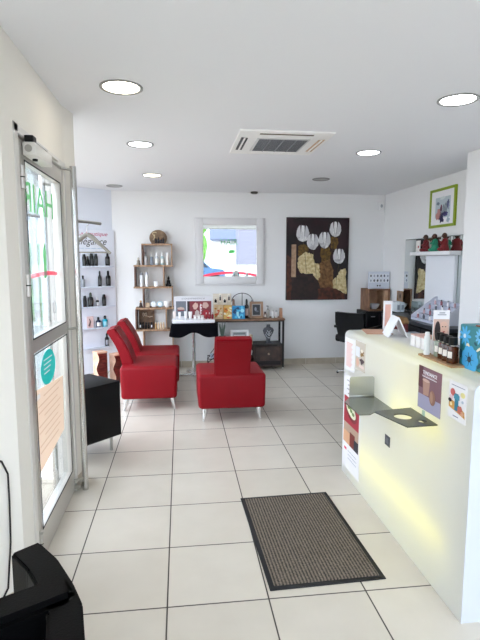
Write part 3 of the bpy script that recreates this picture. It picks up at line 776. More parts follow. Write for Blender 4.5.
bottle('round', 'copper scent bottle peeping above the blue floral box', T((.722, 6.66, TOPZ)), .26, .035, mat('b08a7c', .35), mat('7d5a4a', .4), None)
bottle('round', 'tall black bottle with long neck between blue box and photo frame', T((.893, 6.58, TOPZ)), .265, .03, mat('2b2627', .25), BC, mat('b79c92', .5))
t = thing('jewellery_arch_stand', 'black wire arch stand rising behind the blue box', 'jewellery stand', T((.85, 6.73, TOPZ)))
m = MB(); m.tube([(.145*math.cos(a), 0, .22+.115*math.sin(a)) for a in [i*math.pi/16 for i in range(17)]], .005, BLKMET, 8); m.tube([(0, 0, .0), (0, 0, .335)], .005, BLKMET, 8); m.build('wire_arch', t)
MB().lathe([(.06, 0), (.06, .01), (.01, .015)], BLKMET, 20).build('foot', t)
t = thing('hanging_trinket', 'small pale trinket hanging at the right end of the wire arch', 'trinket', T((.99, 6.72, .86)))
m = MB(); m.box((-.018, -.008, .03), (.018, .008, .09), mat('8e8a8c', .4), .004, 1); m.build('pendant', t)
MB().tube([(.012*math.sin(a), 0, .1+.012*math.cos(a)) for a in [i*math.pi/6 for i in range(12)]], .002, STEEL, 6, closed=True).build('ring', t)
def pframe(name, label, M, w, h, bw, fc, inner, cat='photo frame', depth=.02):
    t = thing(name, label, cat, M); m = MB()
    for a, b in (((-w/2, -depth, 0), (-w/2+bw, 0, h)), ((w/2-bw, -depth, 0), (w/2, 0, h)), ((-w/2+bw, -depth, 0), (w/2-bw, 0, bw)), ((-w/2+bw, -depth, h-bw), (w/2-bw, 0, h))): m.box(a, b, fc, .002, 1)
    m.build('frame', t); m = MB(); inner(m, w, h, bw, frame((0, -depth*.5, h/2), (1, 0, 0), (0, 0, 1), (0, -1, 0))); m.build('picture', t); return t
def inn(m, w, h, bw, X):
    m.rect(-w/2+bw, -h/2+bw, w/2-bw, h/2-bw, 0, mat('a9a4a0', .5), X); m.rect(-w/2+bw*1.4, -h/2+bw*1.4, w/2-bw*1.4, h/2-bw*1.4, .001, mat('20242c', .4), X)
    m.ell(-.01, .01, .016, .028, .002, mat('8c93a0', .5), X); m.ell(.012, -.02, .02, .012, .0026, mat('5c6270', .5), X)
pframe('photo_frame', 'wooden photo frame with dark picture on the console', T((1.03, 6.60, TOPZ)) @ RX(R(-5)), .185, .225, .03, noisemat('frame_wood', '80604a', 'a68467', 12, .5), inn)
bottle('square', 'small brown bottle just right of the wooden photo frame', T((1.145, 6.56, TOPZ)), .09, .018, mat('6b4632', .3), BC, IVORY)
bottle('pump', 'clear bottle with dark pump right of the photo frame', T((1.195, 6.62, TOPZ)), .165, .022, mat('c3c0ba', .2), BC, None)
bottle('can', 'left white container near the right end of the console', T((1.262, 6.60, TOPZ)), .11, .019, WHITE, mat('cfcfcf', .4), None)
bottle('can', 'right white container near the right end of the console', T((1.312, 6.62, TOPZ)), .10, .019, WHITE, mat('b9b9bb', .4), None)
o = MB().box((-.018, -.03, 0), (.018, .03, .135), noisemat('block_wood', '9c7256', 'b98d6c', 9, .5), .003, 1).build('wooden_block'); o.location = (1.372, 6.60, TOPZ); tag(o, 'upright wooden block at the right end of the console top', 'block')
def inn2(m, w, h, bw, X):
    m.rect(-w/2+bw, -h/2+bw, w/2-bw, h/2-bw, 0, mat('cfd2d6', .5), X); m.rect(-w/2+bw*1.8, -h/2+bw*1.8, w/2-bw*1.8, h/2-bw*1.5, .001, mat('7f858c', .5), X)
    m.rect(-w/2+bw*2.2, .02, w/2-bw*2.2, .03, .002, PAPER, X)
pframe('photo_frame', 'white photo frame on the lower console shelf behind the red chair', T((.79, 6.54, .3685)) @ RX(R(-6)), .25, .19, .022, mat('f4f4f6', .4), inn2)
t = thing('necklace_bust', 'grey necklace bust with silver pendants on the lower console shelf', 'jewellery bust', T((1.19, 6.55, .3685)))
GB = mat('4a4c52', .7)
m = MB(); m.lathe([(.045, 0), (.045, .012), (.03, .02), (.028, .07), (.06, .13), (.078, .18), (.06, .215), (.028, .225), (.024, .262), (.001, .264)], GB, 20, Matrix.Diagonal((1, .55, 1, 1))); m.build('bust', t)
m = MB()
for k, rr in enumerate((.028, .045, .06)): m.tube([(rr*math.sin(a)*.8, -.048-.003*k+.01*abs(math.sin(a)), .195-rr*1.1+rr*1.1*(1-math.cos(a))*.9-.02*k) for a in [R(-80)+i*R(160)/10 for i in range(11)]], .0035, mat('cfd3d8', .3, .7), 6)
for p in ((0, -.06, .15), (0, -.062, .12), (0, -.062, .085)): m.ball(p, .010, mat('cfd3d8', .3, .7))
m.build('necklaces', t)
o = MB().box((-.02, -.02, 0), (.02, .02, .13), mat('c9b39a', .5), .002, 1).build('small_box'); o.location = (.945, 6.52, .3685); tag(o, 'small beige carton on the lower shelf right of the white frame', 'box')
for i, (w_, cc, lb) in enumerate(((.26, '2b2d33', 'dark magazine at the bottom of the pile under the console'), (.25, 'dfe3ea', 'middle white magazine in the pile under the console'), (.25, 'f1f2f5', 'white magazine on top of the pile under the console'))):
    o = MB(RZ(R(i*3-3))).box((-w_/2, -.1, 0), (w_/2, .1, .02 if i == 0 else .03), mat(cc, .4), .002, 1).build('magazine'); o.location = (.835, 6.605, .2005+(0, .0205, .0515)[i]*1.0); tag(o, lb, 'magazine', 'magazines under the console')
# plant with long leaves
t = thing('potted_plant', 'potted plant with upright grey green leaves below the console top', 'plant', (.555, 6.56, .3685))
MB().lathe([(.04, 0), (.055, .10), (.055, .11), (.045, .11), (.04, .09), (.001, .09)], mat('4c4f52', .5), 20).build('pot', t)
m = MB(); LFm = mat('6f8577', .5)
for i in range(9):
    a = i*2.4; dxx, dyy = math.cos(a), math.sin(a); hh = .17+.02*(i % 3)
    m.tube([(dxx*.01, dyy*.01, .09), (dxx*.025, dyy*.02, .09+hh*.5), (dxx*.045, dyy*.035, .09+hh)], [.005, .008, .002], LFm, 6)
m.build('leaves', t)
# wire magazine rack between table and console
t = thing('wire_magazine_rack', 'black wire magazine rack holding a magazine behind the lone red chair', 'magazine rack', (.43, 6.16, 0))
m = MB()
for y in (-.12, .12):
    m.tube([(-.09, y, .004), (-.09, y, .24), (.0, y, .30), (.05, y, .52)], .006, BLKMET, 8); m.tube([(-.05, y, .30), (.09, y, .48)], .005, BLKMET, 8); m.tube([(-.09, y, .27), (.09, y, .27), (.09, y, .004)], .006, BLKMET, 8)
for x, z in ((-.09, .27), (.05, .52), (.09, .27), (-.09, .08), (.09, .08)): m.tube([(x, -.12, z), (x, .12, z)], .005, BLKMET, 8)
m.build('wire_frame', t)
o = MB().box((-.07, -.1, 0), (.07, .1, .025), mat('9fb6cf', .3), .002, 1).build('magazine'); o.location = (.44, 6.16, .276); tag(o, 'pale blue magazine lying in the black wire rack', 'magazine')

# ------------------------------------------------------------------ mirror on the back wall
t = thing('wall_mirror', 'square mirror in wide white frame on the back wall above the console', 'mirror', (.694, 6.85, 1.172))
w_, h_ = .94, .90
m = MB(); WF = mat('e2e1e2', .45)
for a, b in (((-w_/2, -.035, 0), (-w_/2+.098, 0, h_)), ((w_/2-.098, -.035, 0), (w_/2, 0, h_)), ((-w_/2+.1, -.0345, 0), (w_/2-.1, 0, .108)), ((-w_/2+.1, -.0345, h_-.085), (w_/2-.1, 0, h_))): m.box(a, b, WF, .008, 2)
m.build('frame', t)
m = MB()
for z in (-.012, h_): m.box((-w_/2-.022, -.018, z-.012), (w_/2+.022, 0, z+.012), WF, .004, 1)
for x in (-w_/2-.022, w_/2): m.box((x, -.018, 0), (x+.022, 0, h_), WF, .004, 1)
m.build('outer_moulding', t)
MB().box((-w_/2+.09, -.012, .095), (w_/2-.09, -.004, h_-.075), MIRROR).build('mirror_glass', t)

# ------------------------------------------------------------------ tulip painting
random.seed(11)
t = thing('tulip_painting', 'large dark canvas of white tulips over gold and brown on the back wall', 'painting', (1.942, 6.848, .940))
PWd, PH = .905, 1.16
MB().box((-PWd/2, -.035, 0), (PWd/2, 0, PH), noisemat('maroon_canvas', '080205', '270611', 3.2, .6, lo=.4, hi=.62), .002, 1).build('canvas', t)
X = frame((-PWd/2, -.0355, 0), (PWd, 0, 0), (0, 0, PH), (0, -1, 0))
def q(x, y): return ((x-70)/342, 1-(y-70)/462)           # picture coordinates of the zoomed photo
m = MB()
def blob(cx, cy, rx, ry, z, c, n=22, jag=.18, rot=0):
    a, b = q(cx, cy); m.ell(a, b, rx/342, ry/462, z, c, X, n, rot, jag)
def patch(pts, z, c):
    out = []
    for i, (p, r) in enumerate(zip(pts, pts[1:]+pts[:1])):
        for k in range(6):
            f = k/6; out.append(q(p[0]+(r[0]-p[0])*f+random.uniform(-3.5, 3.5), p[1]+(r[1]-p[1])*f+random.uniform(-3.5, 3.5)))
    m.prism(out, z, z+.0006, c, X)
OC = noisemat('ochre_paint', '473209', '775717', 30, .6); CRM = noisemat('cream_paint', 'b59d6a', 'e2d3a6', 26, .6); TAN = noisemat('tan_paint', '553718', '8a6238', 24, .6)
BRN = noisemat('brown_paint', '150a0a', '301c18', 18, .6); RUS = noisemat('rust_paint', '30140a', '5c2e1c', 22, .6)
blob(160, 255, 30, 38, .0004, OC); blob(285, 270, 30, 55, .0004, OC); blob(330, 210, 22, 40, .0004, OC)
patch([(72, 280), (100, 290), (100, 530), (72, 530)], .0003, RUS)
patch([(255, 320), (310, 300), (330, 380), (330, 470), (260, 460), (225, 430)], .0006, TAN)
patch([(132, 290), (175, 262), (215, 275), (222, 320), (250, 330), (255, 400), (240, 430), (215, 385), (150, 380), (130, 350)], .0008, CRM)
patch([(398, 352), (405, 500), (375, 490), (330, 465), (325, 420), (350, 400), (365, 365)], .0008, CRM)
patch([(100, 400), (150, 385), (215, 390), (255, 440), (250, 530), (100, 530)], .0010, BRN)
patch([(245, 470), (300, 458), (350, 470), (395, 500), (395, 530), (245, 530)], .0012, RUS)
m.build('painted_ground', t)
m = MB()
DKG = mat('4a3a12', .6)
for p in (((160, 205), (170, 270), (180, 380)), ((212, 245), (225, 320), (235, 400)), ((275, 230), (290, 300), (270, 430)), ((335, 175), (325, 240), (290, 330)), ((360, 325), (350, 380), (345, 450))):
    pts = [X @ Vector((q(*a)[0], q(*a)[1], .0018)) for a in p]; m.tube([tuple(v) for v in pts], .0025, DKG, 6)
m.build('stems', t)
TW = noisemat('white_tulip_paint', 'a9a6aa', 'ececec', 14, .6, lo=.35, hi=.6); TG2 = mat('8d8a90', .6)
for cx, cy, rx, ry, rot in ((157, 160, 35, 46, -.15), (212, 205, 32, 44, .05), (277, 195, 33, 45, 0), (335, 135, 32, 42, .1), (358, 285, 33, 42, -.1)):
    m = MB()
    a, b = q(cx, cy); m.ell(a, b, rx/342, ry/462, .0016, TW, X, 26, rot, .05)
    for k, (ox, oy, w2) in enumerate(((-.45, .30, .45), (.45, .30, .45), (0, .30, .34))):
        m.ell(a+ox*rx/342, b+oy*ry/462, w2*rx/342, .72*ry/462, .0020+.0004*k, mat(('d9d8da', 'c9c8cc', 'efeeee')[k], .6), X, 16, (-.25, .25, 0)[k], .05)
    for ox in (-.33, .33): m.prism([(a+ox*rx/342-.10*rx/342, b+1.08*ry/462), (a+ox*rx/342*.9, b-.1*ry/462), (a+ox*rx/342+.12*rx/342, b+1.08*ry/462)], .0034, .0038, mat('2a1218', .6), X)
    for ox in (-.12, .2): m.ell(a+ox*rx/342, b-.2*ry/462, .04*rx/342, .5*ry/462, .0038, TG2, X, 10)
    m.build('tulip', t)
m = MB(); a = q(97, 220); b = q(122, 402); m.rect(a[0], b[1], b[0], a[1], .001, noisemat('inlay_wood', '9c7c63', 'b99a80', 20, .6), X, .004); m.build('inlay_strip', t)

# green framed print
def inn3(m, w, h, bw, X):
    m.rect(-w/2+bw, -h/2+bw, w/2-bw, h/2-bw, 0, PAPER, X)
    m.rect(-w*.28, -h*.26, w*.30, h*.27, .001, mat('bcc8ce', .5), X)
    random.seed(5)
    for a, b, r1, r2, cc in ((-.06, -.06, .05, .06, 'c38a86'), (-.01, -.09, .05, .05, '2a2450'), (.05, -.06, .05, .03, '46427c'), (.09, .02, .03, .05, '7f86a8'), (-.07, .04, .03, .02, '6f7c8c'), (0, .08, .05, .02, 'd7e0e0'), (.10, -.11, .03, .03, 'a8b8c4'), (-.02, .0, .02, .03, '7c4a5c')): m.ell(a*1.3, b*1.3, r1, r2, .002, mat(cc, .6), X, 16, 0, .3)
    for k in range(6): m.tube([tuple(X @ Vector((.02*k-.03, -.08, .0035))), tuple(X @ Vector((.035*k-.04, .0+.015*k, .0035)))], .003, mat('1c1838', .6), 5)
pframe('framed_print', 'abstract print in a lime green frame high on the right wall', frame((2.93, 5.255, 1.873), (0, -1, 0), (1, 0, 0), (0, 0, 1)), .54, .43, .028, mat('8fa51c', .4), inn3, 'picture', .025)

# ------------------------------------------------------------------ styling station on the right wall
t = thing('styling_mirror', 'tall styling mirror behind the white panel on the right wall', 'mirror', (2.93, 5.42, .86))
m = MB(); m.box((-.018, -.70, 0), (-.004, .70, .91), mat('9aa0a0', .3, .5), .004, 1); m.build('edge_frame', t)
MB().box((-.022, -.69, .01), (-.017, .69, .90), MIRROR).build('mirror_glass', t)
o = MB().box((2.865, 4.865, .87), (2.905, 5.475, 1.556), mat('eff2f8', .5), .004, 1).build('partition', loc=(2.885, 5.2, .87)); tag(o, 'white upright partition mounted under the shelf in front of the styling mirror', 'partition')
o = MB().box((2.77, 4.81, 1.558), (2.905, 5.70, 1.602), mat('f1f1f4', .5), .006, 2).build('floating_shelf', loc=(2.9, 5.2, 1.558)); tag(o, 'white floating shelf carrying three seated figurines', 'shelf')
def monk(label, M, robe, pose):
    t = thing('seated_figurine', label, 'figurine', M, 'seated robed figurines on the white shelf')
    rb = mat(robe, .5); sk = mat('4a2a1a', .45)
    m = MB(); m.lathe([(.058, 0), (.062, .012), (.052, .04), (.04, .075), (.042, .105), (.034, .128), (.014, .140)], rb, 20, Matrix.Diagonal((1, .8, 1, 1)))
    for s in (-1, 1):
        m.ball((s*.038, -.03, .02), (.034, .038, .02), rb); m.tube([(s*.036, 0, .118), (s*.048, -.022, .08), (s*.018, -.045, .072+pose*.5)], [.014, .014, .010], rb, 10)
    m.build('robe', t)
    m = MB(); m.ball((0, -.006, .165), (.026, .028, .031), sk); m.lathe([(.012, .132), (.012, .145)], sk, 12); m.ball((0, -.033, .162), (.005, .006, .006), sk)
    for s in (-1, 1): m.ball((s*.026, -.004, .165), (.005, .008, .010), sk)
    m.build('head', t)
    m = MB()
    for s in (-1, 1): m.ball((s*.010, -.050, .076+pose), (.008, .008, .014), sk)
    m.build('hands', t)
base = frame((0, 0, 0), (0, -1, 0), (1, 0, 0), (0, 0, 1))
monk('dark red robed figurine at the left of the three on the white shelf', T((2.84, 5.44, 1.6025)) @ base @ RZ(R(-20)), '6c1018', 0)
monk('green robed figurine in the middle of the three on the white shelf', T((2.84, 5.24, 1.6025)) @ base @ RZ(R(-25)), '1f8a6a', .045)
monk('dark red robed figurine at the right of the three on the white shelf', T((2.84, 5.03, 1.6025)) @ base @ RZ(R(-45)), '7c1219', .06)
t = thing('greeting_card', 'small white card with red mark at the left end of the white shelf', 'card', T((2.84, 5.63, 1.6025)) @ base)
MB().box((-.05, -.004, 0), (.05, .004, .135), mat('ece7e2', .6)).build('card', t); MB().ell(.015, .06, .013, .016, .005, mat('b0202a', .6), frame((0, 0, 0), (1, 0, 0), (0, 0, 1), (0, -1, 0))).build('printed_mark', t)
# worktop unit below
t = thing('styling_worktop', 'black styling worktop along the right wall under the mirror', 'counter', (2.93, 5.3, 0))
MB().box((-.45, -.95, .81), (-.002, .50, .85), mat('2b2f36', .35), .004, 1).build('worktop', t)
MB().box((-.40, -.93, .02), (-.002, .48, .81), mat('0c0d10', .5, spec=.3), .004, 1).build('cabinet_body', t)
for i in range(3): d = MB().box((-.418, -.91+i*.46, .05), (-.40, -.46+i*.46, .79), mat('101115', .5, spec=.3), .003, 1).build('door', t); MB().box((-.432, -.53+i*.46, .35), (-.418, -.51+i*.46, .5), STEEL, .003, 1).build('handle', d)
WT = .8505
# stepped product rack
t = thing('stepped_product_rack', 'pale stepped rack of small bottles on the styling worktop', 'display rack', T((2.73, 4.86, WT)))
RK = mat('c6cbdb', .4)
prof = [(-.17, 0), (.13, 0), (.13, .215), (.09, .215), (.09, .17), (.03, .17), (.03, .12), (-.03, .12), (-.03, .07), (-.10, .07), (-.10, .025), (-.17, .025)]
MB().prism(prof, -.30, .30, RK, frame((0, 0, 0), (1, 0, 0), (0, 0, 1), (0, -1, 0))).build('steps', t)
MB().prism([(-.17, 0), (.13, 0), (.13, .25), (.10, .25), (-.17, .05)], -.31, -.30, mat('d8dbe6', .4), frame((0, 0, 0), (1, 0, 0), (0, 0, 1), (0, -1, 0))).build('side_cheek', t)
MB().prism([(-.17, 0), (.13, 0), (.13, .25), (.10, .25), (-.17, .05)], .30, .31, mat('d8dbe6', .4), frame((0, 0, 0), (1, 0, 0), (0, 0, 1), (0, -1, 0))).build('side_cheek', t)
cols = ['b8868c', 'e7e3e6', '4d4f5c', 'd1aeb2', 'f1eff0', 'a2626c']
stp = ['lowest', 'second', 'third', 'fourth']; pos4 = ['furthest', 'second furthest', 'third furthest', 'nearest']
for k in range(4):
    for j in range(4):
        x = 2.74+(-.135, -.065, .0, .06)[k]; z = WT+(.0255, .0705, .1205, .1705)[k]
        bottle('round', f'{pos4[j]} little bottle on the {stp[k]} step of the pale rack', T((x-.01, 5.08-.13*j, z)), .06, .012, mat(cols[(k*3+j*2) % 6], .35), BC if (j+k) % 3 else WHITE, None, 'little bottles on the stepped rack')
t = thing('side_cabinet', 'small dark cabinet between styling worktop and corner cabinet holding two binders', 'cabinet', (2.80, 6.02, 0))
MB().box((-.13, -.20, .02), (.125, .20, .85), mat('0c0d10', .5, spec=.3), .004, 1).build('body', t)
d = MB().box((-.145, -.19, .04), (-.13, .19, .83), mat('101115', .5, spec=.3), .003, 1).build('door', t); MB().box((-.155, -.17, .5), (-.145, -.15, .65), STEEL, .003, 1).build('handle', d)
# books and little picture
for i, (lb, cc) in enumerate((('left white binder standing on the small side cabinet by the mirror', 'dfe6ea'), ('right white binder standing on the small side cabinet by the mirror', 'cdd9df'))):
    t = thing('white_binder', lb, 'binder', T((2.74+.055*i, 5.97, WT)), 'white binders on the side cabinet')
    MB().box((-.024, -.09, 0), (.024, .09, .125), mat(cc, .5), .003, 1).build('cover', t); MB().box((-.015, -.0915, .03), (.015, -.09, .09), mat('8f9aa4', .5)).build('spine_label', t)
def inn4(m, w, h, bw, X): m.rect(-w/2+bw, -h/2+bw, w/2-bw, h/2-bw, 0, mat('8a7466', .6), X); m.ell(0, 0, .02, .03, .001, mat('3c2c26', .6), X)
pframe('small_wall_picture', 'tiny wood framed picture on the right wall beside the mirror', frame((2.93, 6.23, .955), (0, -1, 0), (1, 0, 0), (0, 0, 1)), .17, .14, .02, noisemat('little_frame_wood', '8a6a4e', 'a78768', 10, .5), inn4, 'picture')
# wire basket on worktop
t = thing('wire_basket', 'dark wire basket on the worktop reflected in the styling mirror', 'basket', T((2.76, 5.50, WT)))
m = MB()
for z, r in ((.003, .05), (.04, .07), (.08, .085)): m.tube([(r*math.cos(a), r*math.sin(a), z) for a in [i*math.pi/10 for i in range(20)]], .003, BLKMET, 6, closed=True)
for i in range(12): a = i*math.pi/6; m.tube([(.05*math.cos(a), .05*math.sin(a), .003), (.085*math.cos(a), .085*math.sin(a), .08)], .002, BLKMET, 5)
m.build('wire_body', t)

# back right corner: black cabinet, wooden crate, shade chart, bowl
t = thing('black_cabinet', 'low black cabinet in the far right corner carrying a wooden crate', 'cabinet', (2.70, 6.64, 0))
MB().box((-.16, -.19, .02), (.21, .18, .80), mat('090a0d', .5, spec=.3), .004, 1).build('body', t)
for x0, x1 in ((-.155, .02), (.03, .205)):
    for z0, z1 in ((.04, .52), (.535, .785)):
        d = MB().box((x0, -.205, z0), (x1, -.19, z1), mat('0c0d12', .45, spec=.3), .004, 1).build('door' if z0 < .5 else 'drawer', t)
        MB().box(((x0+x1)/2-.03, -.215, z1-.06), ((x0+x1)/2+.03, -.205, z1-.048), mat('b9bcc2', .3, .7), .002, 1).build('handle', d)
t = thing('wooden_crate', 'wooden crate lying on its side with open front on the black cabinet', 'crate', (2.745, 6.66, .8005))
CW = noisemat('crate_wood', '6d4a34', '8f6a4d', 9, .55); CI = noisemat('crate_inner_wood', 'ab8466', 'c8a283', 9, .55)
m = MB(); m.box((-.155, -.15, 0), (-.13, .15, .305), CW); m.box((.13, -.15, 0), (.155, .15, .305), CW); m.box((-.13, -.15, 0), (.13, .15, .02), CW); m.box((-.13, -.15, .285), (.13, .15, .305), CW); m.build('sides', t)
MB().box((-.13, .13, .02), (.13, .15, .285), CI).build('back_board', t)
MB().box((.08, -.14, .02), (.13, .13, .285), CI).build('divider', t)
m = MB(); m.lathe([(.035, 0), (.06, .03), (.082, .075), (.078, .075), (.055, .03), (.03, .01), (.001, .008)], mat('cfd0d2', .35), 24)
o = m.build('mixing_bowl'); o.location = (2.705, 6.59, .8215); tag(o, 'pale mixing bowl standing inside the open wooden crate', 'bowl')
t = thing('shade_chart', 'pale hair shade chart with round swatches standing on the wooden crate', 'chart', T((2.765, 6.60, 1.106)) @ RZ(R(-3)))
MB().box((-.145, -.02, 0), (.15, .02, .24), mat('d3d8e4', .5), .003, 1).build('board', t)
random.seed(9)
for r_ in range(2):
    for k in range(6):
        m = MB(); x = -.118+k*.048; z = .11+r_*.065
        m.box((x-.02, -.0225, z-.022), (x+.02, -.02, z+.034), mat('eef0f5', .5)); m.ell(x, z+.006, .012, .019, .0228, mat(random.choice(['39435c', '6a6f80', '2b2f3a', '9aa2b2']), .5), frame((0, 0, 0), (1, 0, 0), (0, 0, 1), (0, -1, 0)), 12); m.build('swatch', t)
m = MB(); m.ell(-.02, .045, .010, .012, .0205, BLACK, XB); m.ell(.015, .045, .010, .012, .0205, BLACK, XB); m.build('knob_mark', t)

# black salon chair
t = thing('salon_chair', 'black hairdressing chair on a star base in front of the back wall', 'chair', T((2.33, 6.17, 0)) @ RZ(R(-46)))
BL = mat('06070a', .5, spec=.3)
MB().box((-.23, -.22, .44), (.23, .24, .54), BL, .03, 3).build('seat', t)
bb = MB(); bm = bmesh.new(); bmesh.ops.create_cube(bm, size=1); bmesh.ops.subdivide_edges(bm, edges=bm.edges[:], cuts=5)
for v in bm.verts: v.co = Vector((v.co.x*.40*(.72+.28*min(1, (v.co.z+.5)*1.6))*(1-.1*max(0, v.co.z-.2)), -.235+v.co.y*.07-.05*(v.co.z+.5)-.05*math.cos(v.co.x*math.pi)+.03, .45+(v.co.z+.5)*.39))
bb.bm(bm, BL, smooth=True); bb.build('backrest', t)
for s in (-1, 1):
    m = MB(); m.box((s*.235-.025, -.20, .62), (s*.235+.025, .20, .655), BL, .012, 2); m.tube([(s*.235, .15, .62), (s*.235, .12, .49), (s*.2, .10, .46)], .012, CHROME, 10); m.build('armrest', t)
MB().lathe([(.03, .05), (.03, .44)], CHROME, 18).build('column', t)
m = MB()
for k in range(5): a = k*2*math.pi/5; m.tube([(0, 0, .06), (.26*math.cos(a), .26*math.sin(a), .03)], [.02, .012], CHROME, 10); m.ball((.26*math.cos(a), .26*math.sin(a), .018), .017, BLACK)
m.build('star_base', t)

# grey reception desk behind the counter and items on it
t = thing('reception_desk', 'grey topped desk standing behind the glowing counter', 'desk', (2.08, 3.95, 0))
MB().box((-.28, -.75, .75), (.30, .75, .78), mat('7f8a99', .4), .004, 1).build('desktop', t)
for x in (-.25, .25):
    for y in (-.70, .70): MB().box((x-.02, y-.02, 0), (x+.02, y+.02, .75), BLKMET).build('leg', t)
t = thing('round_basket', 'round brown and red woven basket on the desk behind the counter', 'basket', (2.02, 4.35, .7805))
MB().lathe([(.085, 0), (.10, .06), (.098, .14), (.09, .14), (.09, .02), (.001, .02)], mat('5e1a1c', .7), 24).build('body', t)
MB().lathe([(.104, .138), (.108, .15), (.09, .19), (.03, .205), (.001, .205)], noisemat('straw_lid', '7a5a34', '9c7a4c', 30, .7), 24).build('lid', t)

# ------------------------------------------------------------------ the glowing counter
t = thing('reception_counter', 'white translucent reception counter glowing pale yellow from inside', 'counter', (1.14, 1.745, 0))
CXm = T((-1.14, -1.745, 0))
x0, x1, y0, y1, ht = 1.14, 1.50, 1.745, 3.27, 1.02
ACR = transmat('f6f6f6', .42)
SOL = mat('d3d9df', .4)
def cpts(r=.035, n=6):
    out = [(x0, 0.0)]
    out += [(x0+r-r*math.cos(i/n*math.pi/2), ht-r+r*math.sin(i/n*math.pi/2)) for i in range(n+1)]
    return out
prof = cpts()
m = MB(CXm); vs = []; fs = []
for y in (y0, y1): vs += [(x, y, z) for x, z in prof]
k = len(prof)
for i in range(k-1): fs.append([i+1, i, k+i, k+i+1])
m.add(vs, fs, ACR, None, True); m.build('front_panel', t)
m = MB(CXm); m.add([(prof[-1][0], y0, ht), (x1, y0, ht), (x1, y1, ht), (prof[-1][0], y1, ht)], [[0, 1, 2, 3]], ACR); m.build('counter_top', t)
m = MB(CXm)
for ya, yb in ((y0, y0+.008), (y1-.008, y1)): m.prism([(p[0]+.0005, p[1]) for p in prof]+[(x1, ht), (x1, 0)], 0, .008, SOL, frame((0, ya, 0), (1, 0, 0), (0, 0, 1), (0, -1, 0)) @ T((0, 0, -.008)))
m.box((x1, y0, 0), (x1+.015, y1, ht), SOL); m.box((x0+.01, y0+.01, 0), (x1, y1-.01, .01), SOL)
m.build('end_panel', t)
m = MB(CXm); m.box((x0+.13, y0+.02, .02), (x1, y1-.02, .99), mat('e9eaea', .8)); m.build('inner_carcass', t)
TUBE = lampmat('fdf45e', 3.6)
m = MB(CXm); m.tube([(1.198, 1.92, .25), (1.198, 3.05, .25)], .015, TUBE, 12); m.build('light_tube', t)
m = MB(CXm); m.tube([(1.198, 1.95, .73), (1.198, 2.50, .73)], .014, TUBE, 12); m.build('light_tube', t)
m = MB(CXm); m.tube([(1.23, 1.9, .95), (1.23, 3.1, .95)], .0035, TUBE, 12); m.build('light_tube', t)
m = MB(CXm); m.box((x0-.003, 2.485, .472), (x0-.0005, 2.548, .530), mat('3a3f4a', .4)); m.box((x0-.0045, 2.50, .485), (x0-.003, 2.533, .517), mat('5a606c', .3)); m.build('socket', t)

def poster(name, label, yL, yR, zT, zB, draw, x=1.14, cat='poster', tl=0):
    w_, h_ = yL-yR, zT-zB
    X = frame((x-.0012, (yL+yR)/2, (zT+zB)/2), (0, -1, 0), (0, 0, 1), (-1, 0, 0)) @ RZ(tl)
    m = MB(); draw(m, w_, h_); o = m.build(name); o.matrix_basis = X
    return tag(o, label, cat)
def d_text(m, w, h):
    m.box((-w/2, -h/2, -.001), (w/2, h/2, .0), PAPER)
    pk = mat('efb9ac', .6)
    for i in range(15):
        z = h/2-.03-i*(h-.05)/15; m.rect(-w*.32, z-.005, w*(.30-.08*(i % 3)), z+.001, .0003, pk)
poster('price_list_poster', 'white price list with pink lines at the far end of the counter front', 3.262, 3.07, .975, .755, d_text)
def d_food(m, w, h):
    m.box((-w/2, -h/2, -.001), (w/2, h/2, .0), PAPER)
    m.rect(-w*.44, -h*.23, w*.44, h*.27, .0003, mat('b89b86', .6)); m.rect(-w*.44, -h*.01, w*.44, h*.27, .0008, mat('a8293a', .6))
    m.ell(-w*.02, h*.14, w*.36, h*.09, .0014, mat('7c1424', .5), rot=-.3); m.ell(-w*.02, h*.155, w*.30, h*.065, .002, mat('e6e6c8', .6), rot=-.3)
    for a, b in ((-.15, .17), (.0, .15), (.12, .13), (-.05, .18)): m.ell(w*a, h*b, w*.07, h*.018, .0026, mat('6d8a4a', .6))
    m.rect(-w*.05, -h*.23, w*.24, -h*.08, .0014, mat('7c2a20', .6)); m.rect(w*.2, -h*.23, w*.44, -h*.12, .002, mat('1d2230', .6)); m.rect(-w*.44, -h*.23, -w*.05, -h*.1, .0014, mat('dda982', .6))
    ink = mat('5c6274', .6)
    for i in range(4): m.rect(-w*.3+.02*(i % 2), h*(.44-.045*i), w*(.2-.05*i), h*(.447-.045*i), .0003, ink)
    m.rect(-w*.38, -h*.31, -w*.24, -h*.285, .0003, mat('e8405c', .6))
    for i in range(3): m.rect(-w*.15, -h*(.30+.04*i), w*.35, -h*(.295+.04*i), .0003, mat('9aa4b4', .6))
poster('bowl_poster', 'tall white poster of a red bowl at the far end of the counter', 3.262, 2.935, .72, .06, d_food)
def d_small(m, w, h):
    m.box((-w/2, -h/2, -.001), (w/2, h/2, .0), mat('cfc4b6', .6))
    m.rect(-w*.45, -h*.05, -w*.05, h*.3, .0003, mat('eceff8', .6)); m.ell(w*.2, h*.12, w*.15, h*.1, .0005, mat('8f6a30', .6), jag=.3); m.ell(w*.18, h*.2, w*.12, h*.06, .001, mat('f2ead8', .6))
    m.ell(w*.2, -h*.15, w*.2, h*.1, .0005, mat('4b3438', .6), jag=.3); m.ell(-w*.25, -h*.25, w*.15, h*.15, .0005, mat('e3b9a0', .6), jag=.1); m.rect(-w*.1, -h*.4, w*.4, -h*.3, .0003, mat('e9d5cc', .6))
poster('small_beige_poster', 'small beige poster next to the price list on the counter front', 3.055, 2.885, .985, .80, d_small)
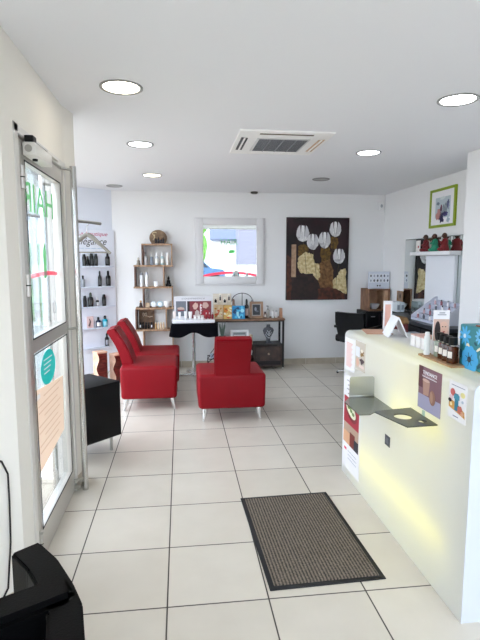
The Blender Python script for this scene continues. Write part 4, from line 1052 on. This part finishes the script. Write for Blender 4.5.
def d_cone(m, w, h):
    m.box((-w/2, -h/2, -.001), (w/2, h/2, .0), mat('86606a', .5))
    m.rect(-w*.5, -h*.5, w*.5, -h*.16, .0003, mat('a9a6c0', .5)); m.rect(-w*.5, h*.0, -w*.3, h*.5, .0003, mat('5e2c36', .5))
    m.prism([(-w*.30, h*.22), (w*.02, h*.18), (-w*.02, -h*.13), (-w*.25, -h*.15)], .0008, .0016, mat('b58d7c', .5)); m.ell(-w*.14, h*.20, w*.16, h*.035, .0018, mat('d3b3a4', .5))
    m.ell(w*.16, -h*.13, w*.13, h*.17, .0022, mat('9a6f5c', .5), rot=.15); m.ell(w*.13, -h*.12, w*.06, h*.13, .003, mat('b58d76', .5), rot=.15)
    m.text('TENDANCE', .024, PAPER, T((0, h*.37, .001)), width=w*.62); m.rect(-w*.34, h*.27, w*.30, h*.285, .0003, PAPER)
    m.rect(-w*.36, h*.30, w*.22, h*.308, .0003, mat('d8c4c8', .5))
poster('mauve_poster', 'mauve poster of a cup and cream pot on the counter front', 2.192, 1.985, 1.005, .80, d_cone)
def d_toy(m, w, h):
    m.box((-w/2, -h/2, -.001), (w/2, h/2, .0), PAPER)
    m.rect(-w*.35, h*.385, w*.40, h*.40, .0003, mat('8a8aa0', .6))
    m.prism([(-w*.45, h*.0), (-w*.1, -h*.04), (w*.42, -h*.2), (w*.45, -h*.36), (w*.1, -h*.3), (-w*.45, -h*.22)], .0004, .001, mat('d9a24f', .6))
    m.ell(-w*.25, h*.2, w*.13, h*.1, .0012, mat('c9605c', .6)); m.ell(-w*.32, h*.05, w*.1, h*.08, .0016, mat('e8cfd4', .6)); m.ell(-w*.38, -h*.03, w*.1, h*.05, .002, mat('2b2027', .6))
    m.rect(-w*.12, -h*.25, w*.08, h*.2, .0014, mat('2b7c96', .6)); m.rect(-w*.16, h*.05, w*.14, h*.17, .002, mat('3f93aa', .6)); m.ell(w*.3, h*.22, w*.12, h*.07, .0008, mat('efe6a0', .6)); m.ell(w*.3, h*.04, w*.06, h*.035, .0008, mat('b9c4d4', .6))
    m.ell(w*.18, -h*.18, w*.12, h*.1, .0022, mat('c26a58', .6), jag=.2); m.ell(w*.32, -h*.26, w*.1, h*.06, .0022, mat('e3b08c', .6), jag=.2); m.ell(-w*.3, -h*.12, w*.06, h*.05, .0026, mat('f4e2b0', .6)); m.rect(-w*.2, -h*.42, w*.1, -h*.40, .0003, mat('6a6a88', .6))
poster('collage_poster', 'small white poster with colourful cut-out toys at the near end of the counter', 1.925, 1.792, 1.0, .838, d_toy)

# steel shelf on the counter front
STG = mat('8c8f8a', .25, .9)
t = thing('steel_handbag_shelf', 'brushed steel bag shelf with upright end plate on the counter front', 'shelf', (1.14, 2.55, .695))
m = MB(T((-1.14, -2.55, -.695)))
m.prism([(1.139, 2.445), (1.139, 2.73), (.99, 2.73), (.925, 2.63), (.925, 2.40), (.985, 2.40), (1.035, 2.445)], .692, .699, STG); m.build('shelf_plate', t)
m = MB(T((-1.14, -2.55, -.695))); m.prism([(.985, .70), (1.139, .70), (1.136, .812), (1.128, .82), (.995, .82), (.987, .812)], 0, .006, mat('c2c4c0', .28, .9), frame((0, 2.73, 0), (1, 0, 0), (0, 0, 1), (0, -1, 0)))
m.tube([(.988, 2.727, .703), (1.138, 2.727, .703)], .008, mat('c2c4c0', .28, .9), 8)
m.build('end_plate', t)
t = thing('steel_cup_shelf', 'dark steel shelf with two round cup holes on the counter front', 'shelf', (1.14, 2.13, .771))
bm = bmesh.new()
outer = [(-.002, -.13), (-.002, .13), (-.19, .10), (-.21, .085), (-.150, -.14)]
def holes(bm):
    loops = []
    ov = [bm.verts.new((x, y, 0)) for x, y in outer]; es = [bm.edges.new((ov[i], ov[(i+1) % len(ov)])) for i in range(len(ov))]
    for cx, cy, rr in ((-.105, .0, .042), (-.045, -.075, .020)):
        hv = [bm.verts.new((cx+rr*math.cos(i*math.pi/12), cy+rr*math.sin(i*math.pi/12), 0)) for i in range(24)]
        es += [bm.edges.new((hv[i], hv[(i+1) % 24])) for i in range(24)]
    bmesh.ops.triangle_fill(bm, use_beauty=True, use_dissolve=False, edges=es)
    r = bmesh.ops.extrude_face_region(bm, geom=bm.faces[:])
    for e in r['geom']:
        if isinstance(e, bmesh.types.BMVert): e.co.z = -.005
    bmesh.ops.recalc_face_normals(bm, faces=bm.faces[:])
holes(bm)
MB().bm(bm, mat('55585a', .3, .8)).build('shelf_plate', t)
m = MB(); m.box((-.004, -.03, -.03), (0, .03, -.005), mat('55585a', .3, .8)); m.box((-.004, -.012, 0), (-.001, .012, .025), mat('b9d0c8', .3, .3)); m.build('bracket', t)

# things on the counter
CT = 1.0205
o = MB(RZ(R(-12))).box((-.085, -.11, 0), (.085, .11, .004), mat('c9987c', .5)).build('flat_brochure'); o.location = (1.32, 3.15, CT); tag(o, 'salmon coloured brochure lying flat at the far end of the counter', 'brochure')
t = thing('menu_holder', 'narrow upright white card with pink text at the far end of the counter', 'card holder', T((1.425, 3.225, CT)) @ RZ(R(-5)))
m = MB(); m.box((-.03, -.006, .004), (.03, .006, .205), PAPER, .002, 1); m.build('card', t)
m = MB(); m.rect(-.02, .03, .018, .18, .0065, mat('eab8a8', .6), XB); m.build('printed_panel', t)
MB().box((-.04, -.03, 0), (.04, .03, .004), mat('dfe6ea', .2)).build('foot', t)
t = thing('folded_leaflet_stand', 'white tent shaped sign standing on the counter top', 'table sign', T((1.372, 2.985, CT)) @ RZ(R(-10)))
for s, nm_ in ((-1, 'front_panel'), (1, 'back_panel')):
    m = MB(); m.prism([(s*.062, 0), (s*.055, 0), (0, .118), (s*.004, .126)], -.085, .085, mat('f6f6f8', .35), frame((0, 0, 0), (1, 0, 0), (0, 0, 1), (0, -1, 0))); m.build(nm_, t)
t_ = 'small boxes lined up on the counter'
k = 0
bn = ['back left', 'back middle', 'back right', 'front left', 'front middle', 'front right']
for r_ in range(2):
    for c_ in range(3):
        t = thing('sample_box', f'{bn[k]} white sample box of the six beside the scent bottles', 'box', T((1.375-.05*r_, 2.60-.062*c_, CT)) @ RZ(R(-4)), t_)
        MB().box((-.022, -.028, 0), (.022, .028, .062), mat('f4f1f2', .5), .002, 1).build('box', t)
        MB().box((-.022, -.028, .062), (.022, .028, .068), mat('d9b2a6', .5), .001, 1).build('lid', t); k += 1
bottle('can', 'slim white tube standing left of the amber scent bottles', T((1.230, 2.300, CT+.011)), .115, .015, mat('eef2f2', .35), mat('f6f7f7', .35), None, None, 'cosmetic_tube', 'tube')
o = MB().box((1.205, 2.03, CT), (1.34, 2.34, CT+.010), noisemat('tray_wood', 'a37c58', 'c49c76', 8, .5, stretch=(1, 8, 1)), .002, 1).build('wooden_tray', loc=(1.27, 2.18, CT)); tag(o, 'thin wooden tray under the amber scent bottles on the counter', 'tray')
AMB = mat('5a2c14', .12, trans=.25); CLR = mat('a9b4a0', .1, trans=.3)
for i, (x, y, bd, lb) in enumerate(((1.262, 2.238, CLR, 'clear scent bottle with black cap, leftmost on the wooden tray'), (1.255, 2.188, AMB, 'amber scent bottle, second from left on the wooden tray'), (1.248, 2.137, AMB, 'amber scent bottle, third from left on the wooden tray'), (1.243, 2.086, AMB, 'amber scent bottle at the right end of the wooden tray'))):
    t = thing('scent_bottle', lb, 'bottle', T((x, y, CT+.0105)) @ RZ(R(-70)), 'scent bottles on the wooden tray')
    m = MB(); m.box((-.019, -.019, 0), (.019, .019, .080), bd, .004, 2); m.cyl((0, 0, .080), .009, .008, mat('c9c2b4', .3, .6), 12); m.build('body', t)
    MB().lathe([(.019, .086), (.020, .088), (.0195, .119), (.017, .121)], BLACK, 20).build('cap', t)
    MB().box((-.012, -.0198, .026), (.012, -.019, .056), mat('efe9e2', .5)).build('label', t)
t = thing('portrait_card', 'upright white card with a woman portrait behind the scent bottles', 'card', T((1.30, 2.30, CT)) @ RZ(R(-12)))
m = MB(); m.box((-.040, -.004, .0), (.040, .004, .235), PAPER, .001, 1); m.build('card', t)
m = MB(); m.rect(-.038, .08, .038, .19, .0045, mat('d9b8aa', .6), XB); m.ell(.012, .145, .022, .034, .0052, mat('e6bda9', .6), XB); m.ell(-.018, .13, .014, .05, .0058, mat('2a1c1c', .6), XB)
m.ell(.006, .152, .004, .0025, .0064, mat('3a2624', .6), XB); m.ell(.020, .152, .004, .0025, .0064, mat('3a2624', .6), XB); m.ell(.013, .126, .006, .003, .0064, mat('b03a3c', .6), XB)
m.rect(-.02, .21, .022, .214, .0045, mat('8f8f98', .6), XB); m.rect(-.012, .218, .016, .226, .0045, mat('b8b8c0', .6), XB); m.build('printed_portrait', t)
bottle('jar', 'small white topped pot beside the bright floral box', T((1.42, 2.13, CT)), .11, .02, mat('5f5048', .4), WHITE, None)
# big floral box
random.seed(21)
FB = frame((1.272, 1.944, CT+.001), (0, -1, 0), (1, 0, 0), (0, 0, 1))
t = thing('floral_toiletry_box', 'large turquoise floral printed box at the near end of the counter', 'gift box', FB @ T((0, 0, 0)))
fw, fh = .285, .195
MB().box((-fw/2, 0, 0), (fw/2, .12, fh), mat('2c8792', .45), .008, 2).build('box', t)
X = frame((0, -.0004, 0), (1, 0, 0), (0, 0, 1), (0, -1, 0))
def flower(cx, cy, r, n, c, z, cc=None, w=.36):
    m = MB()
    for i in range(n):
        a = i*2*math.pi/n; m.ell(cx+math.cos(a)*r*.58, cy+math.sin(a)*r*.58, r*.45, r*w*.55, z+.00012*i, mat(c, .5), X, 12, a)
    m.ell(cx, cy, r*.22, r*.22, z+.0025, mat(cc or '1d4a66', .5), X, 12)
    if cc == '12303f':
        for i in range(7): a = i*.9; m.tube([tuple(X @ Vector((cx, cy, z+.003))), tuple(X @ Vector((cx+math.cos(a)*r*.5, cy+math.sin(a)*r*.5, z+.003)))], .0009, mat('1d3a4a', .5), 5)
    m.build('printed_flower', t)
flower(-.095, .145, .045, 9, '4fb6ea', .0003, 'd9eef8', .3)
flower(-.052, .045, .062, 9, '45aee8', .0003, '12303f', .7)
flower(.075, .07, .055, 8, '8fc4e6', .0003, '1d5a74', .6)
flower(.015, .155, .035, 10, '6cc0ea', .0003, '2b7c96', .3)
m = MB()
for cx, cy, r1, r2, cc, a in ((-.07, .098, .014, .018, 'ece2c4', .4), (.01, .10, .02, .006, 'f0ead0', .6), (.05, .135, .02, .014, 'e8c77a', 0), (.11, .15, .02, .03, 'e8c77a', .5), (-.125, .06, .012, .02, '174f60', 0), (.02, .03, .02, .008, '174f60', .8), (-.015, .12, .012, .006, '174f60', -.5), (.13, .02, .01, .02, '174f60', 0)):
    m.ell(cx, cy, r1, r2, .0003, mat(cc, .5), X, 14, a)
m.build('printed_leaves', t)
MB().box((-.04, .01, fh), (fw/2-.01, .11, fh+.006), mat('a35a34', .5), .002, 1).build('lid_flap', t)

# ------------------------------------------------------------------ black armchair at bottom left
LEA = mat('030304', .5, bump=(180, .3), spec=.12)
t = thing('black_armchair', 'black leather armchair cropped at the bottom left of the photo', 'armchair', (-.50, .95, 0))
AX = T((.50, -.95, 0))
path = [(-.404, 1.346), (-.335, 1.262), (-.272, 1.155), (-.234, 1.075), (-.206, .955), (-.20, .82), (-.215, .68)]
def rail(path, th, z0, z1, name, bev):
    P = [Vector(p) for p in path]; inn = []
    for i, p in enumerate(P):
        d = (P[min(i+1, len(P)-1)]-P[max(i-1, 0)]).normalized(); inn.append(p+Vector((d.y, -d.x))*th)
    return MB(AX).prism([tuple(p) for p in P]+[tuple(p) for p in inn[::-1]], z0, z1, LEA, None, bev).build(name, t)
rail(path, .078, .10, .722, 'backrest', .006)
fw_ = Vector((-.876, -.483)); sd = Vector((.483, -.876))
def arm(c, z1):
    c = Vector(c); q_ = [c+sd*.0, c+fw_*.5, c+fw_*.5+sd*.10, c+sd*.10]
    MB(AX).prism([tuple(p) for p in q_], .10, z1, LEA, None, .016).build('armrest', t)
arm((-.297, 1.176), .738); arm((-.275, .80), .715)
c_ = Vector((-.30, 1.07)); MB(AX).prism([tuple(c_), tuple(c_+fw_*.5), tuple(c_+fw_*.5+sd*.27), tuple(c_+sd*.27)], .12, .42, LEA, None, .02).build('seat_cushion', t)
for x, y in ((-.36, 1.20), (-.27, .80), (-.80, .93), (-.70, .62)): MB(AX).lathe([(.016, 0), (.02, .105)], BLACK, 14, T((x, y, 0))).build('leg', t)
# black cable hanging on the near wall
P = [(-.80, 1.98, .70), (-.765, 2.015, .70), (-.742, 2.035, .68), (-.725, 2.048, .62), (-.725, 2.048, .50), (-.728, 2.042, .32), (-.745, 2.03, .12), (-.80, 1.98, .01)]
o = MB().tube(P, .004, mat('101010', .5), 8).build('black_cable', loc=(-.8, 1.98, 0)); tag(o, 'black cable hanging down the white wall left of the door', 'cable')

# ------------------------------------------------------------------ outdoors
GR = noisemat('pale_pavement', '9f968a', 'b5ada0', 2, .9)
struct('ground_outside', MB().box((-40, -45, -.12), (40, 40, -.101), GR))
struct('pavement_left', MB().box((-3.2, 1.0, -.1005), (-.84, 3.33, -.02), GR))
# street side seen through the door
t = thing('tan_building', 'tan rendered building across the street seen through the door', 'building', (-6.3, 24, -.1))
MB().box((-8, -3, 0), (0, 14, 6), mat('a8927c', .9)).build('wall', t)
for i in range(4): MB().box((-7.5+i*1.9, -3.04, 1.2), (-6.6+i*1.9, -2.98, 2.8), mat('5f6a76', .3)).build('window', t)
MB().box((-8.2, -3.2, 6), (.2, 14.2, 6.3), mat('9c6a58', .8)).build('roof', t)
t = thing('white_building', 'white rendered house seen through the upper door glass', 'house', (-4.6, 18, -.1))
MB().box((-.6, 0, 0), (1.2, 2.2, 3.0), mat('f0efec', .9)).build('wall', t)
MB().prism([(-.8, 3.0), (1.4, 3.0), (.3, 4.1)], -2.3, .2, mat('7f8796', .8), frame((0, 0, 0), (1, 0, 0), (0, 0, 1), (0, -1, 0))).build('roof', t)
def bush(label, x, y, r, h, cc, name='hedge', cat='hedge'):
    t = thing(name, label, cat, (x, y, -.1))
    random.seed(int(abs(x*7+y))); m = MB()
    for i in range(26):
        a = random.uniform(0, 6.28); k = random.uniform(0, .75)
        m.ball((math.cos(a)*r*k, math.sin(a)*r*k, h*random.uniform(.3, .9)), (r*.4, r*.4, h*.16), cc, None, 8)
    m.build('foliage', t); MB().tube([(0, 0, 0), (0, 0, h*.5)], [.12, .07], mat('5a4a3a', .8), 8).build('trunk', t)
LEAF = noisemat('leaf_green', '478028', '7fb552', 4, .8)
bush('green bush at the kerb seen through the door glass', -3.2, 10.5, .55, 1.9, LEAF, 'kerb_bush', 'bush')
bush('leafy green tree reflected at the left of the square mirror', 1.55, -30, 1.1, 6.5, LEAF, 'street_tree', 'tree')
t = thing('street_house', 'white house with slate blue roof reflected in the square mirror', 'house', (3.0, -24, -.1))
MB().box((-.55, -5, 0), (1.6, 0, 3.1), mat('f1efec', .9)).build('wall', t)
r_ = MB().prism([(.1, 3.05), (.1, 3.2), (-2.4, 5.7), (-2.4, 5.4)], -.75, 1.8, mat('6c7284', .8, spec=.1), frame((0, .3, 0), (0, 1, 0), (0, 0, 1), (1, 0, 0))).build('roof', t)
MB().box((.5, -.95, 4.15), (1.0, -.55, 4.6), mat('f4f6fa', .3)).build('skylight', r_)
t = thing('grey_building', 'long grey lilac building reflected at the right of the square mirror', 'building', (3.75, -17, -.1))
MB().box((-.1, -1.5, 1.3), (9, 0, 4.3), mat('8b8996', .9, spec=.1)).build('wall', t)
MB().box((-.15, -1.5, 0), (9.05, .05, 1.3), mat('ece9e6', .9)).build('plinth', t)
for i in range(12): MB().box((-.1, 0, 1.5+i*.22), (9, .02, 1.52+i*.22), mat('9896a8', .9, spec=.1)).build('cladding_joint', t)
MB().box((-.3, -1.7, 4.3), (9.2, .3, 4.4), mat('dcdce2', .8)).build('roof', t)
t = thing('blue_car', 'blue parked car reflected low at the left of the square mirror', 'car', T((1.0, -19, .05)))
CB = mat('4a6c94', .3)
def carprof(pts, y0_, y1_, m_): return MB().prism(pts, y0_, y1_, m_, frame((0, 0, 0), (1, 0, 0), (0, 0, 1), (0, -1, 0)), .02)
carprof([(-2.0, .3), (1.9, .3), (1.95, .6), (1.8, .85), (1.0, .95), (.5, 1.42), (-.9, 1.48), (-1.6, 1.0), (-2.0, .9)], -.8, .8, CB).build('body', t)
carprof([(.9, .97), (.45, 1.36), (-.85, 1.41), (-1.4, 1.02)], -.815, .815, mat('28313c', .15)).build('windows', t)
for x in (-1.25, 1.25):
    for y in (-.74, .74): MB().lathe([(.32, -.1), (.33, 0), (.32, .1), (.18, .1)], mat('1a1a1c', .7), 20, T((x, y, .33)) @ RX(R(90))).build('wheel', t)

# ------------------------------------------------------------------ daylight
w = bpy.data.worlds.new('daylight'); SC.world = w; w.use_nodes = True
bg = w.node_tree.nodes['Background']; bg.inputs[0].default_value = lin('e9effc'); bg.inputs[1].default_value = 5.2
sun = bpy.data.lights.new('sun', 'SUN'); sun.energy = 2.0; sun.angle = R(3); so = bpy.data.objects.new('sun', sun); COL.objects.link(so)
so.rotation_euler = (R(-38), R(20), 0)
SC.view_settings.view_transform = 'Standard'; SC.view_settings.look = 'None'; SC.view_settings.gamma = 1; SC.view_settings.use_curve_mapping = False
SC.view_settings.exposure = 0.24
